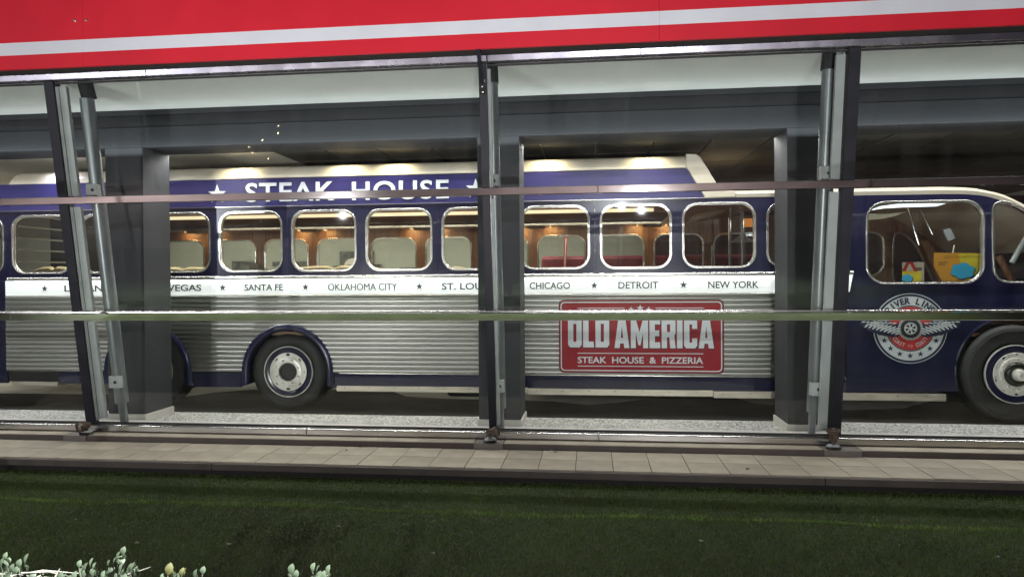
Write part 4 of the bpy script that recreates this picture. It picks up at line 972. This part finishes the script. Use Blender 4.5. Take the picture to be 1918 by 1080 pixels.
def shrub(sprigs, lb, y0=1.8, extra=0, yellow=()):
    xs = [at(p[0], p[1], y0)[0] for p in sprigs]
    t = thing('leafy_shrub', (sum(xs)/len(xs), y0+.05, G), lb, 'shrub', 'pale leafy shrubs at the bottom edge')
    bm = bmesh.new(); base = Vector((sum(xs)/len(xs), y0+.05, G))
    for i, (px, py, nl) in enumerate(sprigs):
        y = y0+random.uniform(-.05, .06); x, z = at(px, py, y); tip = Vector((x, y, z-.02))
        foot = Vector((x*.7+base.x*.3+random.uniform(-.04, .04), y+.03, z-.30)); mid = (tip+foot)/2 + Vector((random.uniform(-.03, .03), random.uniform(-.02, .02), 0))
        add_tube(bm, [base+Vector((random.uniform(-.02, .02), 0, 0)), (base+foot)/2+Vector((random.uniform(-.05, .05), 0, 0)), foot, mid, tip], [.006, .005, .003, .002, .0012], 5)
        for k in range(nl):
            f = 1-k*.115 if k < 8 else random.uniform(.0, .6)
            p = mid.lerp(tip, max(0, f)) if f > 0 else mid
            o = link('leaf', (LMY if i in yellow else LM)[random.randrange(3)], None, t)
            a = k*2.4+random.uniform(-.5, .5)
            el = random.uniform(.35, 1.25) if k else 1.35
            o.location = p - t.location; o.rotation_euler = (random.uniform(-.7, .7)+1.1, -el, a)
            s = random.uniform(.8, 1.15); o.scale = (s, s, s)
    st = link('stems', me_bm(bm, 's', True), K['twig'], t)
    return t, base
def fill(x0, x1, y0, y1, n, k=6): return [(random.uniform(x0, x1), random.uniform(y0, y1), k) for _ in range(n)]
sh1, b1 = shrub([(10, 1036, 4), (36, 1050, 4), (48, 1046, 4), (4, 1050, 6), (22, 1058, 6)]+fill(-6, 36, 1056, 1084, 9), 'pale leafy shrub in the bottom left corner of the lawn')
sh2, b2 = shrub([(148, 1050, 2), (170, 1052, 5), (176, 1056, 5), (160, 1060, 5), (230, 1026, 5), (222, 1040, 4), (214, 1048, 5), (204, 1050, 3), (244, 1056, 5), (252, 1058, 6), (314, 1064, 4), (326, 1070, 3), (340, 1066, 3), (379, 1062, 3), (366, 1072, 3)]+fill(150, 268, 1060, 1086, 22)+fill(300, 350, 1072, 1084, 4)+fill(110, 150, 1074, 1086, 4),
                'widest pale leafy shrub with the tallest sprig left of centre', yellow=(10, 12, 37))
sh3, b3 = shrub([(544, 1062, 3), (552, 1070, 3), (586, 1058, 4), (594, 1066, 4), (614, 1062, 5)]+fill(560, 620, 1070, 1084, 7), 'small pale leafy shrub third from the left corner')
for (a, b, c) in (((20, 1078), (80, 1067), (150, 1073)), ((40, 1072), (90, 1070), (128, 1078)), ((60, 1085), (85, 1072), (120, 1070)), ((75, 1070), (80, 1078), (82, 1088)), ((240, 1074), (262, 1068), (282, 1061)), ((30, 1086), (70, 1079), (140, 1083)), ((100, 1086), (108, 1072), (112, 1064)), ((0, 1074), (40, 1076), (90, 1083))):
    q = [at(p[0], p[1], 1.78+.04*i) for i, p in enumerate((a, b, c))]
    tube('dry_twig', [(q[i][0], 1.78+.04*i, q[i][1]) for i in range(3)], [.0025, .0022, .001], K['twig'], sh2, 5)

# ================================================================== STREET LAMPS across the pavement (seen as reflections), then added unseen lamps
def street_lamp(x, y, z, lb, e, glow=.16):
    t = thing('street_lamp', (x, y, G-.16), lb, 'street lamp', 'street lamps across the pavement')
    tube('post', [(x, y, G-.16), (x, y, z)], [.08, .05], K['post'], t, 14)
    tube('arm', [(x, y, z), (x, y+.5, z+.08), (x, y+.9, z+.06)], .035, K['post'], t, 10)
    box('lamp_head', x-.16, x+.16, y+.7, y+1.3, z+.03, z+.12, K['post'], t, .02)
    box('lamp_glass', x-.12, x+.12, y+.75, y+1.25, z+.0, z+.029, K['bulb'] if glow else K['lens'], t, .003)
    l = bpy.data.lights.new('street_light', 'SPOT'); l.energy = e; l.color = (.96, .95, 1); l.shadow_soft_size = .03; l.spot_size = R(165); l.spot_blend = .3
    lo = bpy.data.objects.new('street_light', l); COL.objects.link(lo); lo.location = (x, y+1, z-.05); lo.rotation_euler = (R(18), 0, 0)
street_lamp(-15.0, -10.5, 4.2, 'street lamp standing left of the camera across the pavement', 2100)
street_lamp(1.1, -10.5, 4.2, 'street lamp standing right of the camera across the pavement', 1500)
for x, lb in ((-5.7, 'left'), (1.1, 'right')):  # floodlights added out of view to brighten the fascia
    t = thing('sign_floodlight', (x, -3.2, G), '%s floodlight on the ground aimed up at the red fascia' % lb, 'floodlight', 'floodlights aimed at the fascia')
    box('bracket', x-.12, x+.12, -3.3, -3.1, G-.16, .10, K['post'], t, .01); box('housing', x-.2, x+.2, -3.28, -3.12, .10, .36, K['post'], t, .02)
    box('floodlight_glass', x-.17, x+.17, -3.119, -3.112, .13, .33, K['lens'], t)
    l = bpy.data.lights.new('flood', 'SPOT'); l.energy = 1550; l.color = (1, .97, .97); l.shadow_soft_size = .03; l.spot_size = R(76); l.spot_blend = .55
    lo = bpy.data.objects.new('flood_beam', l); COL.objects.link(lo); lo.location = (x, -3.05, .24); lo.rotation_euler = (R(90+33), 0, R(-8 if x < 0 else 0))
t = thing('light_bar', (-2.2, .7, 3.0), 'long light bar over the planter behind the camera', 'lamp')  # lamp bar added above the frame, brightens near grass and shrubs
box('bar', -8.6, 4.6, .62, .78, 2.99, 3.06, K['post'], t, .01)
for x in (-8.4, 4.4): tube('post', [(x, .6, G-.16), (x, .6, 2.99)], .03, K['post'], t, 10)
area('light_bar_light', (-2.0, .70, 2.97), (22, 0, 0), 13, .05, 560, (.98, 1, .96), 44)
for i, (dx, dz) in enumerate(((0, 0), (.35, .18), (-.3, -.3), (.62, .35), (-.1, -.62), (.3, .55))):  # festoon bulbs that glint in the glass, set on added stakes
    x, y, z = -12.2+dx, -12-.4*i, .95+dz
    t = thing('garden_lamp', (x, y, G-.16), ('lowest left', 'middle left', 'far left lower', 'highest', 'lowest of all', 'right upper')[i] + ' tiny warm bulb on a thin stake far behind the camera', 'lamp', 'warm garden lamps behind the camera')
    tube('stake', [(x, y, G-.16), (x, y, z)], .012, K['post'], t, 6)
    lathe('bulb', [(0, -.03), (.024, -.02), (.03, 0), (.024, .02), (0, .03)], (x, y, z+.03), K['bulbwarm'], t, 'Z', 10)
S.cycles.max_bounces = 10; S.cycles.transparent_max_bounces = 24; S.cycles.sample_clamp_indirect = 6
